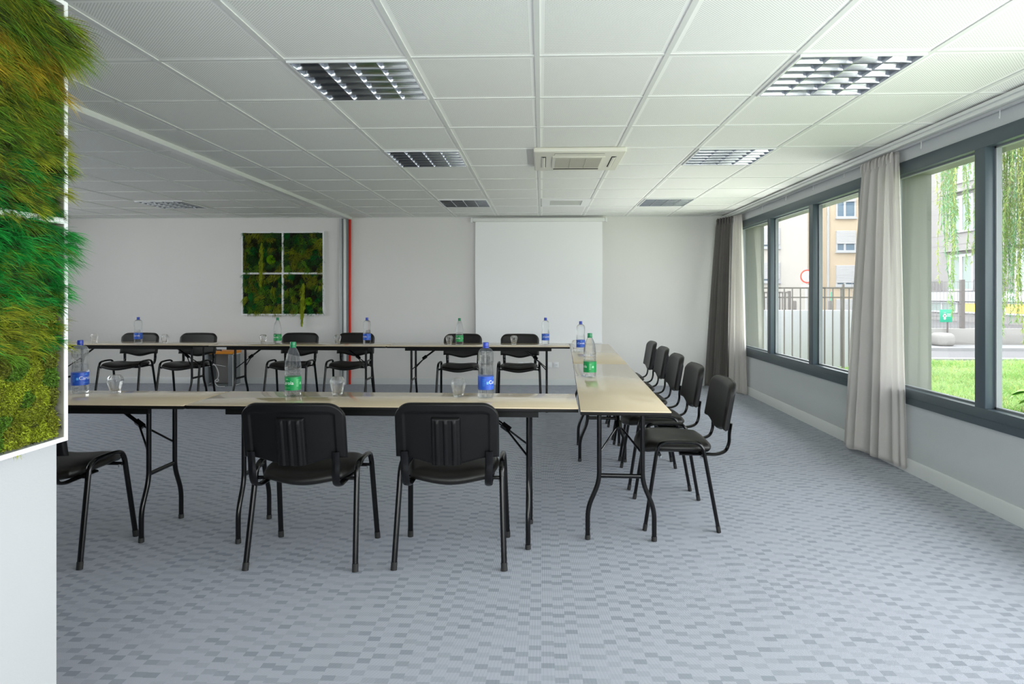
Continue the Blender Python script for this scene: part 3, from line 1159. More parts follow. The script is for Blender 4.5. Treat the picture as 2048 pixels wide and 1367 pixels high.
def make_bottle(kind):
    blue = kind == 'blue'
    t = thing('water_bottle', '', 'bottle', (0, 0, 0), 0, 'water bottles on the tables')
    prof = [(0.0, 0.004), (0.020, 0.006), (0.030, 0.0), (0.038, 0.001), (0.0425, 0.008), (0.0425, 0.020), (0.0415, 0.025), (0.043, 0.030)]
    if blue:
        lz0, lz1 = 0.046, 0.118
        prof += [(0.0432, 0.044), (0.0428, 0.046), (0.0428, 0.118), (0.0432, 0.121)]
        z = 0.125
        while z < 0.232:
            waist = 0.0032 * math.exp(-((z - 0.165) / 0.022) ** 2)
            prof += [(0.0432 - waist, z), (0.0418 - waist, z + 0.0045)]
            z += 0.009
        for i in range(1, 9):
            a = i / 9 * PI / 2
            prof.append((0.015 + 0.0275 * math.cos(a), 0.234 + 0.036 * math.sin(a)))
        prof += [(0.0145, 0.272), (0.0145, 0.284)]
        top = 0.279
    else:
        lz0, lz1 = 0.034, 0.106
        prof += [(0.0432, 0.032), (0.0428, 0.034), (0.0428, 0.106), (0.0432, 0.109), (0.0420, 0.114), (0.0400, 0.120), (0.0425, 0.126), (0.0432, 0.133),
                 (0.0405, 0.140), (0.0432, 0.147), (0.0436, 0.158), (0.0430, 0.172), (0.0408, 0.192), (0.0370, 0.214), (0.0310, 0.236), (0.0235, 0.254),
                 (0.0165, 0.266), (0.0142, 0.270), (0.0142, 0.284)]
        top = 0.277
    prof += [(0.0, 0.284)]
    MB().lathe(prof, 40).build('body', M['pet'], t, ang=50)
    c = MB()
    n = 36
    vs, fs = [], []
    rings = [(0.0162, top - 0.010), (0.0168, top - 0.008), (0.0168, top - 0.003), (0.0158, top - 0.001), (0.0160, top), (0.0160, top + 0.018), (0.0148, top + 0.021), (0.0, top + 0.021)]
    c.lathe(rings[:4] + [(0.0150, top - 0.001)], 24)
    for i, (r_, z_) in enumerate(rings[4:]):
        for k_ in range(n):
            rr_ = r_ * (0.97 if (k_ % 2 and i < 2) else 1.0)
            vs.append((rr_ * math.cos(2 * PI * k_ / n), rr_ * math.sin(2 * PI * k_ / n), z_))
    for i in range(3):
        for k_ in range(n):
            k2 = (k_ + 1) % n
            fs.append((i * n + k_, i * n + k2, (i + 1) * n + k2, (i + 1) * n + k_))
    c.add(vs, fs)
    c.build('cap', M['bluecap' if blue else 'greencap'], t)
    lab = MB().lathe([(0.0434, lz0), (0.0437, lz0), (0.0437, lz1), (0.0434, lz1)], 40).build('label', M['bluelabel' if blue else 'greenlabel'], t)
    lm = (lz0 + lz1) / 2
    me = wrap(text_mesh('Carola', 0.027), 0.0440, lm + 0.004)
    link('lettering', me, M['letters'], lab)
    tint = M['lightblue' if blue else 'lightgreen']

    def print_patch(name, rects):          # small print wrapped round the label
        em = bpy.data.meshes.new(name)
        bm = bmesh.new()
        for x0, x1, y0, y1 in rects:
            xs = np.linspace(x0, x1, 6)
            pv = [[bm.verts.new((xx, yy_, 0)) for xx in xs] for yy_ in (y0, y1)]
            for i in range(5):
                bm.faces.new((pv[0][i], pv[0][i + 1], pv[1][i + 1], pv[1][i]))
        bm.to_mesh(em)
        bm.free()
        wrap(em, 0.0440, lm)
        link(name, em, tint, lab)
    print_patch('emblem', [(-0.010, 0.010, 0.023, 0.0245), (-0.005, 0.005, 0.0245, 0.028)])
    print_patch('text_line', [(-0.016, 0.018, -0.0225, -0.021)])
    for a in (0.062, -0.062):
        for q in range(6):
            print_patch('text_line', [(a - 0.010, a + 0.008 - 0.002 * (q % 3), 0.020 - q * 0.007, 0.0215 - q * 0.007)])
        print_patch('label_patch', [(a + 0.012, a + 0.024, -0.006, 0.008)])
    return t


def make_glass():
    t = thing('tumbler', '', 'glass', (0, 0, 0), 0, 'clear tumblers on the tables')
    outer = [(0.0, 0.0), (0.024, 0.0), (0.0265, 0.002), (0.0285, 0.012), (0.033, 0.035), (0.038, 0.055), (0.0415, 0.068), (0.0425, 0.075), (0.0400, 0.083), (0.0335, 0.094), (0.0275, 0.102)]
    inner = [(0.0265, 0.102), (0.0325, 0.0935), (0.0387, 0.0828), (0.041, 0.075), (0.040, 0.068), (0.0362, 0.055), (0.0312, 0.036), (0.026, 0.018), (0.020, 0.013), (0.0, 0.012)]
    MB().lathe(outer + inner, 40).build('bowl', M['tumbler'], t, ang=60)
    return t


ZT = 0.72
bb0, gb0 = make_bottle('blue'), make_bottle('green')
bottles = [
    (bb0, (-2.640, 3.405), 78, 'blue-capped water bottle beside the mossy panel on the near table'),
    (bb0, (-0.304, 3.320), 75, 'blue-capped water bottle behind the right of the two front chairs, on the near table'),
    (bb0, (-4.688, 6.940), 5, 'blue-capped water bottle on the left far table, before the leftmost far chair'),
    (bb0, (-1.985, 6.870), -35, 'blue-capped water bottle on the middle far table, before the chair by the red strip'),
    (bb0, (0.045, 6.900), 20, 'blue-capped water bottle on the far table, standing before the projection screen'),
    (bb0, (0.385, 5.998), 5, 'blue-capped water bottle on the right-hand tables, just behind the green-capped one'),
    (gb0, (-1.381, 3.345), -22, 'green-capped water bottle behind the left of the two front chairs, on the near table'),
    (gb0, (-3.029, 6.900), -15, 'green-capped water bottle on the middle far table, below the moss picture'),
    (gb0, (-0.920, 6.810), -30, 'green-capped water bottle on the far table, left of the projection screen'),
    (gb0, (0.330, 4.171), -80, 'green-capped water bottle on the right-hand table'),
]
seen = set()
for src, (x_, y_), rz, lb in bottles:
    if src.name in seen:
        dup(src, (x_, y_, ZT), R(rz), lb)
    else:
        seen.add(src.name)
        src.location = (x_, y_, ZT)
        src.rotation_euler = (0, 0, R(rz))
        src['label'] = lb
gl0 = make_glass()
glasses = [
    ((-2.431, 3.40), 'clear tumbler right of the blue bottle by the mossy panel, near table'),
    ((-1.140, 3.37), 'clear tumbler right of the green bottle on the near table'),
    ((-0.456, 3.33), 'clear tumbler left of the blue bottle, above the right front chair'),
    ((0.345, 6.16), 'clear tumbler beside the blue bottle on the right-hand tables'),
    ((-5.203, 6.93), 'clear tumbler leftmost on the far tables, beside the mossy panel edge'),
    ((-4.356, 6.91), 'clear tumbler right of the blue bottle on the left far table'),
    ((-3.195, 6.90), 'clear tumbler left of the green bottle on the middle far table'),
    ((-2.324, 6.87), 'clear tumbler left of the blue bottle by the red strip, far table'),
    ((-1.034, 6.81), 'clear tumbler left of the green bottle on the far table before the screen'),
    ((-0.309, 6.83), 'clear tumbler before the chair in front of the projection screen'),
]
for i, ((x_, y_), lb) in enumerate(glasses):
    if i == 0:
        gl0.location = (x_, y_, ZT)
        gl0['label'] = lb
    else:
        dup(gl0, (x_, y_, ZT), R(17 * i), lb)


# ------------------------------------------------------------------ moss pictures
def blades(roots, dirs, length, width, cols, droop, nseg=3, up=(0, 0, 1), name='moss', jitter=0.0):
    """ribbons as one mesh: (n,3) roots, unit dirs, lengths, widths, colours"""
    n = len(roots)
    side = np.cross(dirs, rng.normal(size=(n, 3)))
    side /= np.linalg.norm(side, axis=1)[:, None] + 1e-9
    rows = []
    for k_ in range(nseg + 1):
        s = k_ / nseg
        c = roots + dirs * (length * s)[:, None]
        c[:, 2] -= droop * length * s * s
        if k_ < nseg:
            wv = side * (width * (1 - 0.75 * s) * 0.5)[:, None]
            rows += [c - wv, c + wv]
        else:
            rows.append(c)
    per = 2 * nseg + 1
    V = np.stack(rows, axis=1).reshape(-1, 3)
    base = np.arange(n) * per
    tris = []
    for k_ in range(nseg - 1):
        a, b_, c, d = 2 * k_, 2 * k_ + 1, 2 * k_ + 3, 2 * k_ + 2
        tris += [np.stack([base + a, base + b_, base + c], 1), np.stack([base + a, base + c, base + d], 1)]
    a = 2 * (nseg - 1)
    tris.append(np.stack([base + a, base + a + 1, base + a + 2], 1))
    F = np.concatenate(tris)
    return raw_mesh(name, V, F, np.repeat(cols, per, axis=0))


def raw_mesh(name, V, F, C):
    me = bpy.data.meshes.new(name)
    me.vertices.add(len(V))
    me.vertices.foreach_set('co', V.astype(np.float32).ravel())
    me.loops.add(F.size)
    me.loops.foreach_set('vertex_index', F.astype(np.int32).ravel())
    me.polygons.add(len(F))
    me.polygons.foreach_set('loop_start', np.arange(0, F.size, F.shape[1], dtype=np.int32))
    me.update(calc_edges=True)
    ca = me.color_attributes.new('Col', 'FLOAT_COLOR', 'POINT')
    C4 = np.concatenate([C, np.ones((len(C), 1))], 1).astype(np.float32)
    ca.data.foreach_set('color', C4.ravel())
    return me


def join_raw(name, parts):
    V, F, C, o = [], [], [], 0
    for me in parts:
        nv = len(me.vertices)
        v = np.empty(nv * 3, np.float32); me.vertices.foreach_get('co', v)
        f = np.empty(len(me.loops), np.int32); me.loops.foreach_get('vertex_index', f)
        c = np.empty(nv * 4, np.float32); me.color_attributes['Col'].data.foreach_get('color', c)
        V.append(v.reshape(-1, 3)); F.append(f.reshape(-1, 3) + o); C.append(c.reshape(-1, 4)[:, :3])
        o += nv
        bpy.data.meshes.remove(me)
    return raw_mesh(name, np.concatenate(V), np.concatenate(F), np.concatenate(C))


GOLD, OLIVE, GREEN, VIVID, DEEP, DARK, LIME = (np.array(c) for c in (
    (0.27, 0.19, 0.010), (0.17, 0.19, 0.010), (0.075, 0.165, 0.010), (0.005, 0.17, 0.022), (0.02, 0.075, 0.012), (0.022, 0.030, 0.006), (0.30, 0.36, 0.015)))


def clump_field(pts, centres, kinds):
    d = ((pts[:, None, :] - centres[None]) ** 2).sum(2)
    return kinds[d.argmin(1)]


# --- large picture on the near wall; s runs along +y, z up, outward +x
PX0, PY1, PZ0, SQ = WX, 1.644, 0.878, 0.604
mp = thing('moss_picture', 'large mossy plant panel in a white frame on the near left wall', 'plant picture', (PX0, PY1 - SQ, PZ0))
f = MB()
T_ = 0.036
for a, b_ in ((-SQ, -SQ + 0.012), (-0.008, 0.008), (SQ - 0.012, SQ)):
    f.box(0.0, T_, a, b_, 0, 2 * SQ)
for a, b_ in ((0, 0.012), (SQ - 0.008, SQ + 0.008), (2 * SQ - 0.012, 2 * SQ)):
    f.box(0.0, T_ - 0.0005, -SQ, SQ, a, b_)
f.build('frame', M['white'], mp)
MB().box(0.001, 0.006, -SQ + 0.01, SQ - 0.01, 0.01, 2 * SQ - 0.01).build('backing', M['dark'], mp)
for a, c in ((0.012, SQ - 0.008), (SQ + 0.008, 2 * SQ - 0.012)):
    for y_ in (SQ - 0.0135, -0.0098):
        MB().box(0.002, T_ - 0.002, y_, y_ + 0.0018, a, c).build('inner_strip', M['innerstrip'], mp)  # grey-beige strips over the inner sides of the bars



def near_patch(n, y0, y1, z0, z1, spec, seed):
    """spec(z) -> kind probabilities; returns ribbon arrays"""
    r = np.random.default_rng(seed)
    nc = 90
    cen = np.stack([r.uniform(y0, y1, nc), r.uniform(z0, z1, nc)], 1)
    P = np.stack([r.uniform(y0, y1, n), r.uniform(z0, z1, n)], 1)
    return r, cen, P


def near_moss():
    r = np.random.default_rng(5)
    groups = {'feather_moss': [], 'cushion_moss': []}
    # feathery tufts: many fine blades fanning out of each stem
    ycells = [(-SQ + 0.014, -0.010, 150), (0.010, 0.30, 150), (0.30, SQ - 0.012, 560)]
    for z0, z1, lo in ((0.614, 1.194, 0), (0.014, 0.594, 1)):
        for y0, y1, nt in ycells:
            C = np.stack([r.uniform(y0, y1, nt), r.uniform(z0, z1, nt)], 1)
            ph = r.uniform(0, 6.28, 2)
            for (yc, zc) in C:
                q = r.random()
                h = (zc - z0) / (z1 - z0)
                flow = 0.5 * math.sin(9 * zc + 5 * yc + ph[0]) + r.normal(0, 0.35)
                if not lo:
                    if h > 0.80:
                        kd, L = (OLIVE if q < 0.45 else GREEN if q < 0.85 else DARK), 0.085
                    elif h > 0.58:
                        kd, L = (GOLD if q < 0.50 else OLIVE if q < 0.85 else GREEN), 0.075
                    elif h > 0.26:
                        kd, L = (OLIVE if q < 0.35 else GREEN if q < 0.85 else DARK), 0.062
                    else:
                        kd, L = (VIVID if q < 0.25 else OLIVE if q < 0.55 else GREEN if q < 0.88 else DARK), 0.055
                    dz = -0.35 + 0.5 * flow
                else:
                    if h > 0.62:
                        kd, L = (VIVID if q < 0.62 else GREEN if q < 0.88 else DARK), 0.058
                    elif h > 0.40:
                        kd, L = (OLIVE if q < 0.50 else GREEN if q < 0.80 else VIVID), 0.055
                    else:
                        if q < 0.85:
                            continue
                        kd, L = (OLIVE if q < 0.93 else DARK), 0.03
                    dz = -0.15 + 0.6 * flow
                dy = 0.15 + 0.5 * flow + r.normal(0, 0.3)
                edge = SQ - yc
                if edge < 0.10:
                    bold = (not lo and 0.80 < h < 0.97) or (not lo and 0.05 < h < 0.40 and q < 0.5) or (lo and h > 0.80 and q < 0.5) or r.random() < 0.10
                    if bold:
                        dy, L = abs(dy) + 0.5, L * (1.25 if h > 0.8 else 0.95)
                    else:
                        dy, L = min(dy, 0.1) - 0.2, L * 0.75
                nb = 46
                ax = np.array([0.75, dy, dz])
                ax /= np.linalg.norm(ax)
                d = ax + r.normal(0, 0.30, (nb, 3))
                d[:, 0] = np.abs(d[:, 0]) + 0.05
                d /= np.linalg.norm(d, axis=1)[:, None]
                t0 = r.uniform(0, 0.55, nb) * L
                roots = np.array([0.008, yc, zc]) + ax * t0[:, None] + r.normal(0, 0.003, (nb, 3))
                roots[:, 0] = np.maximum(roots[:, 0], 0.007)
                col = np.tile(kd * r.uniform(0.75, 1.9), (nb, 1)) * r.uniform(0.55, 1.7, (nb, 1))
                groups['feather_moss'].append(blades(roots, d, L * r.uniform(0.45, 1.0, nb), r.uniform(0.0012, 0.0026, nb), np.clip(col, 0.002, 1), 0.30))
            # dark short undergrowth behind the tufts
            n = nt * 22
            P = np.stack([r.uniform(y0, y1, n), r.uniform(z0, z1, n)], 1)
            d = r.normal(0, 1, (n, 3)); d[:, 0] = np.abs(d[:, 0]) + 0.3
            d /= np.linalg.norm(d, axis=1)[:, None]
            col = np.where(r.random((n, 1)) < 0.5, GREEN * 0.5, DARK * 1.2) * r.uniform(0.5, 1.4, (n, 1))
            groups['feather_moss'].append(blades(np.stack([np.full(n, 0.007), P[:, 0], P[:, 1]], 1), d, r.uniform(0.01, 0.03, n), np.full(n, 0.003), col, 0.2, nseg=2))
    # crinkled cushion moss in the lower half
    for y0, y1, n in ((-SQ + 0.03, -0.02, 9000), (0.02, 0.30, 8000), (0.30, SQ - 0.034, 52000)):
        P = np.stack([r.uniform(y0, y1, n), np.concatenate([r.uniform(0.02, 0.30, int(n * 0.8)), r.uniform(0.3, 0.50, n - int(n * 0.8))])], 1)
        nc = 60
        cen = np.stack([r.uniform(y0, y1, nc), r.uniform(0.0, 0.5, nc)], 1)
        dd = ((P[:, None] - cen[None]) ** 2).sum(2)
        idx = dd.argmin(1)
        dome = np.sqrt(np.clip(1 - dd.min(1) / 0.0022, 0, 1)) * 0.026 + 0.008
        roots = np.stack([dome + r.normal(0, 0.003, n), P[:, 0], P[:, 1]], 1)
        kc = np.array([(LIME * 0.75, OLIVE, LIME * 0.55, (OLIVE + DARK) * 0.6, GREEN)[q] for q in r.choice(5, nc, p=[0.26, 0.28, 0.22, 0.14, 0.10])])
        d = r.normal(0, 1, (n, 3)); d[:, 0] = np.abs(d[:, 0]) + 0.3
        d /= np.linalg.norm(d, axis=1)[:, None]
        col = kc[idx] * r.uniform(0.5, 2.0, (n, 1))
        groups['cushion_moss'].append(blades(roots, d, r.uniform(0.003, 0.009, n), np.full(n, 0.0030), np.clip(col, 0.002, 1), 0.1, nseg=2))
    for nm, lst in groups.items():
        o = link(nm, join_raw(nm, lst), M['moss'], mp)
        o['kind'] = 'stuff'


near_moss()

# --- square picture on the back wall; outward -y
FX0, FZ0, FS = -4.305, 0.985, 1.20
fp = thing('moss_picture', 'square green moss picture in a white frame on the far back wall', 'plant picture', (FX0, YB, FZ0))
f = MB()
for a, b_ in ((0, 0.022), (FS / 2 - 0.013, FS / 2 + 0.013), (FS - 0.022, FS)):
    f.box(a, b_, -0.045, 0, 0, FS)
    f.box(0.0006, FS - 0.0006, -0.0445, 0, a + 0.0006, b_ - 0.0006)
f.build('frame', M['white'], fp)
MB().box(0.015, FS - 0.015, -0.012, -0.004, 0.015, FS - 0.015).build('backing', M['dark'], fp)


def far_moss():
    r = np.random.default_rng(21)
    lst = []
    for cx in range(2):
        for cz in range(2):
            n = 5200
            x0, z0 = 0.022 + cx * 0.592, 0.022 + cz * 0.592
            wdt = 0.565
            nc = 60
            cen = np.stack([r.uniform(x0, x0 + wdt, nc), r.uniform(z0, z0 + wdt, nc)], 1)
            P = np.stack([r.uniform(x0, x0 + wdt, n), r.uniform(z0, z0 + wdt, n)], 1)
            dd = ((P[:, None] - cen[None]) ** 2).sum(2)
            idx = dd.argmin(1)
            pal = [OLIVE * 1.5, GREEN * 2.0, DEEP * 1.7, DARK * 1.2, VIVID * 1.1, LIME * 1.0, GREEN * 1.3]
            pr = {(0, 1): [.20, .15, .22, .25, .10, .0, .08], (1, 1): [.25, .22, .18, .12, .06, .09, .08],
                  (0, 0): [.20, .28, .12, .10, .08, .12, .10], (1, 0): [.20, .22, .10, .22, .08, .10, .08]}[(cx, cz)]
            kc = np.array([pal[q] for q in r.choice(7, nc, p=np.array(pr) / sum(pr))])
            cd = np.stack([r.normal(0, 0.6, nc), np.full(nc, -0.5), r.normal(-0.1, 0.6, nc)], 1)
            d = cd[idx] + r.normal(0, 0.35, (n, 3))
            d[:, 1] = -np.abs(d[:, 1]) - 0.1
            d /= np.linalg.norm(d, axis=1)[:, None]
            roots = np.stack([P[:, 0], -0.018 - 0.022 * np.exp(-dd.min(1) / 0.002), P[:, 1]], 1)
            L = r.uniform(0.02, 0.065, n)
            col = kc[idx] * r.uniform(0.45, 1.5, (n, 1))
            lst.append(blades(roots, d, L, r.uniform(0.004, 0.010, n), np.clip(col, 0.002, 1), 0.5))
    o = link('feather_moss', join_raw('feather_moss', lst), M['moss'], fp)
    o['kind'] = 'stuff'
    for (xc, zc, rad) in ((0.43, 0.80, 0.062), (0.975, 0.205, 0.055)):
        n = 900
        d = r.normal(0, 1, (n, 3)); d[:, 1] = -np.abs(d[:, 1]) - 0.05
        d /= np.linalg.norm(d, axis=1)[:, None]
        roots = np.array([xc, -0.03, zc]) + d * np.array([rad, 0.035, rad]) * 0.75
        col = np.tile(LIME * np.array([0.95, 1.6, 0.6]), (n, 1)) * r.uniform(0.6, 1.4, (n, 1))
        link('moss_ball', blades(roots, d, np.full(n, rad * 0.4), np.full(n, 0.010), col, 0.2, name='moss_ball'), M['moss'], fp)
    for (xc, z1_, z0_) in ((0.305, 1.04, 0.44), (0.905, 0.46, -0.13)):
        n = 900
        s = r.random(n)
        wdt = 0.018 * np.sin(np.clip(s * 0.9 + 0.1, 0, 1) * PI) + 0.004
        roots = np.stack([xc + r.normal(0, 1, n) * wdt * 0.7 - 0.02 * s, -0.055 + r.normal(0, 0.008, n), z1_ + (z0_ - z1_) * s], 1)
        d = np.stack([r.normal(0, 0.2, n), r.normal(-0.2, 0.2, n), np.full(n, -1.0)], 1)
        d /= np.linalg.norm(d, axis=1)[:, None]
        col = np.tile(LIME * 1.4, (n, 1)) * r.uniform(0.55, 1.3, (n, 1))
        link('hanging_tassel', blades(roots, d, r.uniform(0.03, 0.06, n), np.full(n, 0.007), col, 0.0, name='hanging_tassel'), M['moss'], fp)


far_moss()

# ------------------------------------------------------------------ outside
GZ = -0.22
struct(MB().box(XR + 0.3, 80, -30, 90, GZ - 0.3, GZ).build('street', M['asphalt']))
struct(MB().box(XR + 0.3, 16.0, -6, 13.7, GZ - 0.1, GZ + 0.05).build('lawn', M['soil']))
struct(MB().box(6.9, 26, 13.7, 13.95, GZ, GZ + 0.09).build('kerb', M['kerb']))
struct(MB().box(8.0, 30, 16.6, 17.7, GZ, GZ + 0.08).build('pavement', M['kerb']))


def tall_grass():
    r = np.random.default_rng(3)
    lst = []
    n = 52000
    X = r.uniform(4.3, 12.5, n)
    Y = r.uniform(6.2, 13.6, n)
    keep = (X / Y > 0.36) & (X / Y < 1.0) & ((X > 7.15) | (Y < 11.85))
    X, Y = X[keep], Y[keep]
    n = len(X)
    patch = np.sin(X * 2.1 + np.cos(Y * 1.7) * 2) * 0.5 + np.sin(Y * 2.9 + X) * 0.5
    pale, lush, straw = np.array((0.38, 0.50, 0.24)), np.array((0.18, 0.36, 0.07)), np.array((0.42, 0.42, 0.14))
    t = (np.clip(patch, -1, 1) * 0.5 + 0.5)[:, None]
    col = lush * t + pale * (1 - t)
    st = r.random(n) < 0.12
    col[st] = straw
    col *= r.uniform(0.7, 1.3, (n, 1))
    d = np.stack([r.normal(0, 0.45, n), r.normal(0, 0.45, n), np.ones(n)], 1)
    d /= np.linalg.norm(d, axis=1)[:, None]
    L = r.uniform(0.08, 0.20, n) * (1.0 + 0.35 * patch)
    roots = np.stack([X, Y, np.full(n, GZ + 0.04)], 1)
    o = link('grass', blades(roots, d, L, r.uniform(0.006, 0.014, n), col, 0.45, name='grass'), M['leaf'])
    tag(o, 'tall green grass growing on the lawn outside the windows', 'grass', None, 'stuff')


tall_grass()

# garden wall and railing in front of it
tag(MB().rbox(3.6, 7.0, 12.42, 12.62, GZ - 0.1, 0.967, 0.01).build('garden_wall', M['concrete']), 'plain pale garden wall behind the brown railing', 'wall')
fn = thing('railing', 'brown metal railing of upright bars before the pale garden wall', 'railing', (0, 11.97, 0))
fr = MB()
fr.box(3.7, 6.95, -0.018, 0.018, 1.395, 1.425)
fr.build('top_rail', M['fence'], fn)
MB().box(3.7, 6.95, -0.015, 0.015, 1.215, 1.240).build('middle_rail', M['fence'], fn)
xx = 3.78
while xx < 6.95:
    MB().box(xx - 0.010, xx + 0.010, -0.010, 0.010, -0.10, 1.41).build('bar', M['fence'], fn)
    xx += 0.1545
for xx in (4.29, 5.316, 5.83, 6.86):
    MB().box(xx - 0.020, xx + 0.020, -0.020, 0.020, GZ, 1.485).build('post', M['fence'], fn)

gt = thing('entrance_gate', 'brown barred gate beyond the garden wall', 'gate', (0, 16.5, 0))
g = MB()
g.box(5.85, 6.62, -0.03, 0.03, 1.32, 1.36)
g.box(5.85, 6.62, -0.03, 0.03, 0.2, 0.24)
for i in range(10):
    g.box(5.87 + i * 0.08, 5.895 + i * 0.08, -0.012, 0.012, 0.2, 1.34)
g.build('grille', M['fence'], gt)
for xx in (5.85, 6.62):
    MB().box(xx - 0.035, xx + 0.035, -0.035, 0.035, GZ, 1.38).build('post', M['fence'], gt)
for (xx, yy, top, lb) in ((6.22, 15.2, 1.10, 'dark bollard standing behind the garden wall, left of the mullion'), (7.12, 15.25, 1.10, 'dark bollard with a green cap behind the garden wall, right of the mullion')):
    o = thing('bollard', lb, 'bollard', (xx, yy, GZ), 0, 'bollards behind the garden wall')
    MB().lathe([(0.055, 0), (0.055, top - GZ), (0.045, top - GZ + 0.03), (0, top - GZ + 0.03)], 12).build('post', M['fence'], o)
    if 'green' in lb:
        MB().tube([(0.03, 0, top - GZ), (0.03, 0, top - GZ + 0.25)], 0.02, 8).build('green_cap', M['signgreen'], o)

sg = thing('road_sign', 'round white road sign with a red rim, half hidden by the window mullion', 'sign', (7.40, 17.24, 0))
MB().tube([(0, 0.03, GZ), (0, 0.03, 2.05)], 0.03, 10).build('pole', M['pipe'], sg)
o = MB().lathe([(0.0, 0), (0.155, 0), (0.155, 0.012), (0, 0.012)], 32).build('plate', M['signwhite'], sg)
o.rotation_euler = (R(90), 0, 0); o.location = (0, -0.01, 1.79)
o = MB().lathe([(0.150, 0.004), (0.190, 0.0), (0.190, 0.018), (0.150, 0.018), (0.150, 0.004)], 32).build('red_rim', M['red'], sg)
o.rotation_euler = (R(90), 0, 0); o.location = (0, -0.008, 1.79)
mm = MB()
for i, zz in enumerate((1.82, 1.785, 1.75)):
    mm.box(-0.10, 0.10 - 0.02 * i, -0.030, -0.024, zz - 0.008, zz + 0.008)
mm.build('legend', M['signgrey'], sg)
MB().box(-0.15, 0.15, -0.01, 0.0, 1.50, 1.55).build('sub_plate', M['signwhite'], sg)

# low wall with mesh fence on the other side of the road
tag(MB().rbox(8.0, 23.2, 17.8, 18.1, GZ, 0.31, 0.01).build('low_wall', M['stone']), 'low stone wall carrying the mesh fence across the road', 'wall')
mf = thing('mesh_fence', 'fine grey mesh fence standing on the low stone wall', 'fence', (0, 17.95, 0.312))
m_ = MB()
xx = 9.0
while xx < 23:
    m_.box(xx - 0.004, xx + 0.004, -0.004, 0.004, 0, 1.35)
    xx += 0.10
for zz in (0.03, 0.35, 0.7, 1.05, 1.34):
    m_.box(9, 23, -0.006, 0.006, zz - 0.006, zz + 0.006)
m_.build('mesh_panel', M['mesh'], mf)
for xx in (9.3, 12.12, 14.9, 17.7, 20.5, 22.95):
    MB().box(xx - 0.05, xx + 0.05, -0.05, 0.05, 0, 1.40).build('post', M['fence'], mf)
gs = thing('green_sign', 'small green sign with a white symbol on a post before the mesh fence', 'sign', (11.50, 17.70, 0))
MB().tube([(0.06, 0.02, -0.14), (0.06, 0.02, 0.86)], 0.022, 8).build('post', M['fence'], gs)
MB().rbox(-0.17, 0.17, -0.012, 0.008, 0.50, 0.86, 0.004).build('plate', M['signgreen'], gs)
q = MB()
q.box(-0.065, -0.015, -0.018, -0.011, 0.58, 0.74)
q.box(-0.09, 0.01, -0.018, -0.011, 0.66, 0.69)
q.lathe([(0, 0), (0.03, 0), (0.03, 0.006), (0, 0.006)], 12, (-0.04, -0.014, 0.775))
q.box(0.03, 0.13, -0.018, -0.011, 0.72, 0.735)
q.box(0.03, 0.12, -0.018, -0.011, 0.67, 0.685)
q.build('symbol', M['signwhite'], gs)
bo = MB()
bo.rbox(10.95, 11.42, 17.1, 17.62, GZ + 0.06, 0.22, 0.13, 5)
tag(bo.build('boulder', M['stone']), 'rounded pale boulder at the foot of the low stone wall', 'boulder')


# peach apartment block
def facade_window(parent, x0, x1, z0, z1, closed, y, glass='farglass', two=True):
    f = MB()
    t_ = 0.11
    f.box(x0 - 0.002, x1 + 0.002, y - 0.112, y, z0, z0 + t_); f.box(x0 - 0.002, x1 + 0.002, y - 0.112, y, z1 - t_, z1)
    f.box(x0, x0 + t_, y - 0.10, y, z0 + 0.01, z1 - 0.01); f.box(x1 - t_, x1, y - 0.10, y, z0 + 0.01, z1 - 0.01)
    if two:
        xm = (x0 + x1) / 2 - 0.1
        f.box(xm - 0.08, xm + 0.08, y - 0.105, y, z0 + 0.012, z1 - 0.012)
    f.box(x0 - 0.06, x1 + 0.06, y - 0.20, y, z0 - 0.12, z0 + 0.004)
    w_ = f.build('window_frame', M['pvc'], parent)
    MB().box(x0 + t_, x1 - t_, y - 0.04, y - 0.02, z0 + t_, z1 - t_).build('pane', M[glass], w_)
    if closed > 0:
        zc = z1 - (z1 - z0) * closed
        s = MB()
        zz = zc
        while zz < z1:
            s.prism([(y - 0.13, zz), (y - 0.15, zz + 0.03), (y - 0.13, zz + 0.058), (y - 0.11, zz + 0.058), (y - 0.11, zz)], 'x', x0 + 0.02, x1 - 0.02)
            zz += 0.06
        s.build('roller_shutter', M['shutter'], w_)
    return w_


pb = thing('apartment_building', 'peach apartment building with white roller shutters and a drainpipe', 'building', (0, 0, 0))
MB().box(21.7, 34, 50.8, 62, -1, 16).build('wall', M['peach'], pb)
MB().box(12, 21.75, 50.5, 62, -1, 16).build('reflection_wing', M['cream'], pb)  # window-glass reflection built as a paler projecting wing
for z0, cl in ((-0.75, 1.0), (2.02, 0.86), (4.82, 0.62), (7.6, 0.22), (10.4, 0.5), (13.1, 0.5)):
    facade_window(pb, 24.16, 25.75, z0, z0 + 1.66, cl, 50.82)
    facade_window(pb, 28.5, 30.1, z0, z0 + 1.66, cl, 50.82)
    facade_window(pb, 18.0, 19.5, z0 + 0.3, z0 + 1.9, 0.85, 50.52)
    facade_window(pb, 14.6, 16.1, z0 + 0.3, z0 + 1.9, 0.85, 50.52)
MB().tube([(23.5, 50.72, -1), (23.5, 50.72, 16)], 0.09, 8).build('drainpipe', M['pipe'], pb)
MB().box(11.8, 34.2, 50.3, 62, 16, 16.5).build('roof', M['pvc'], pb)

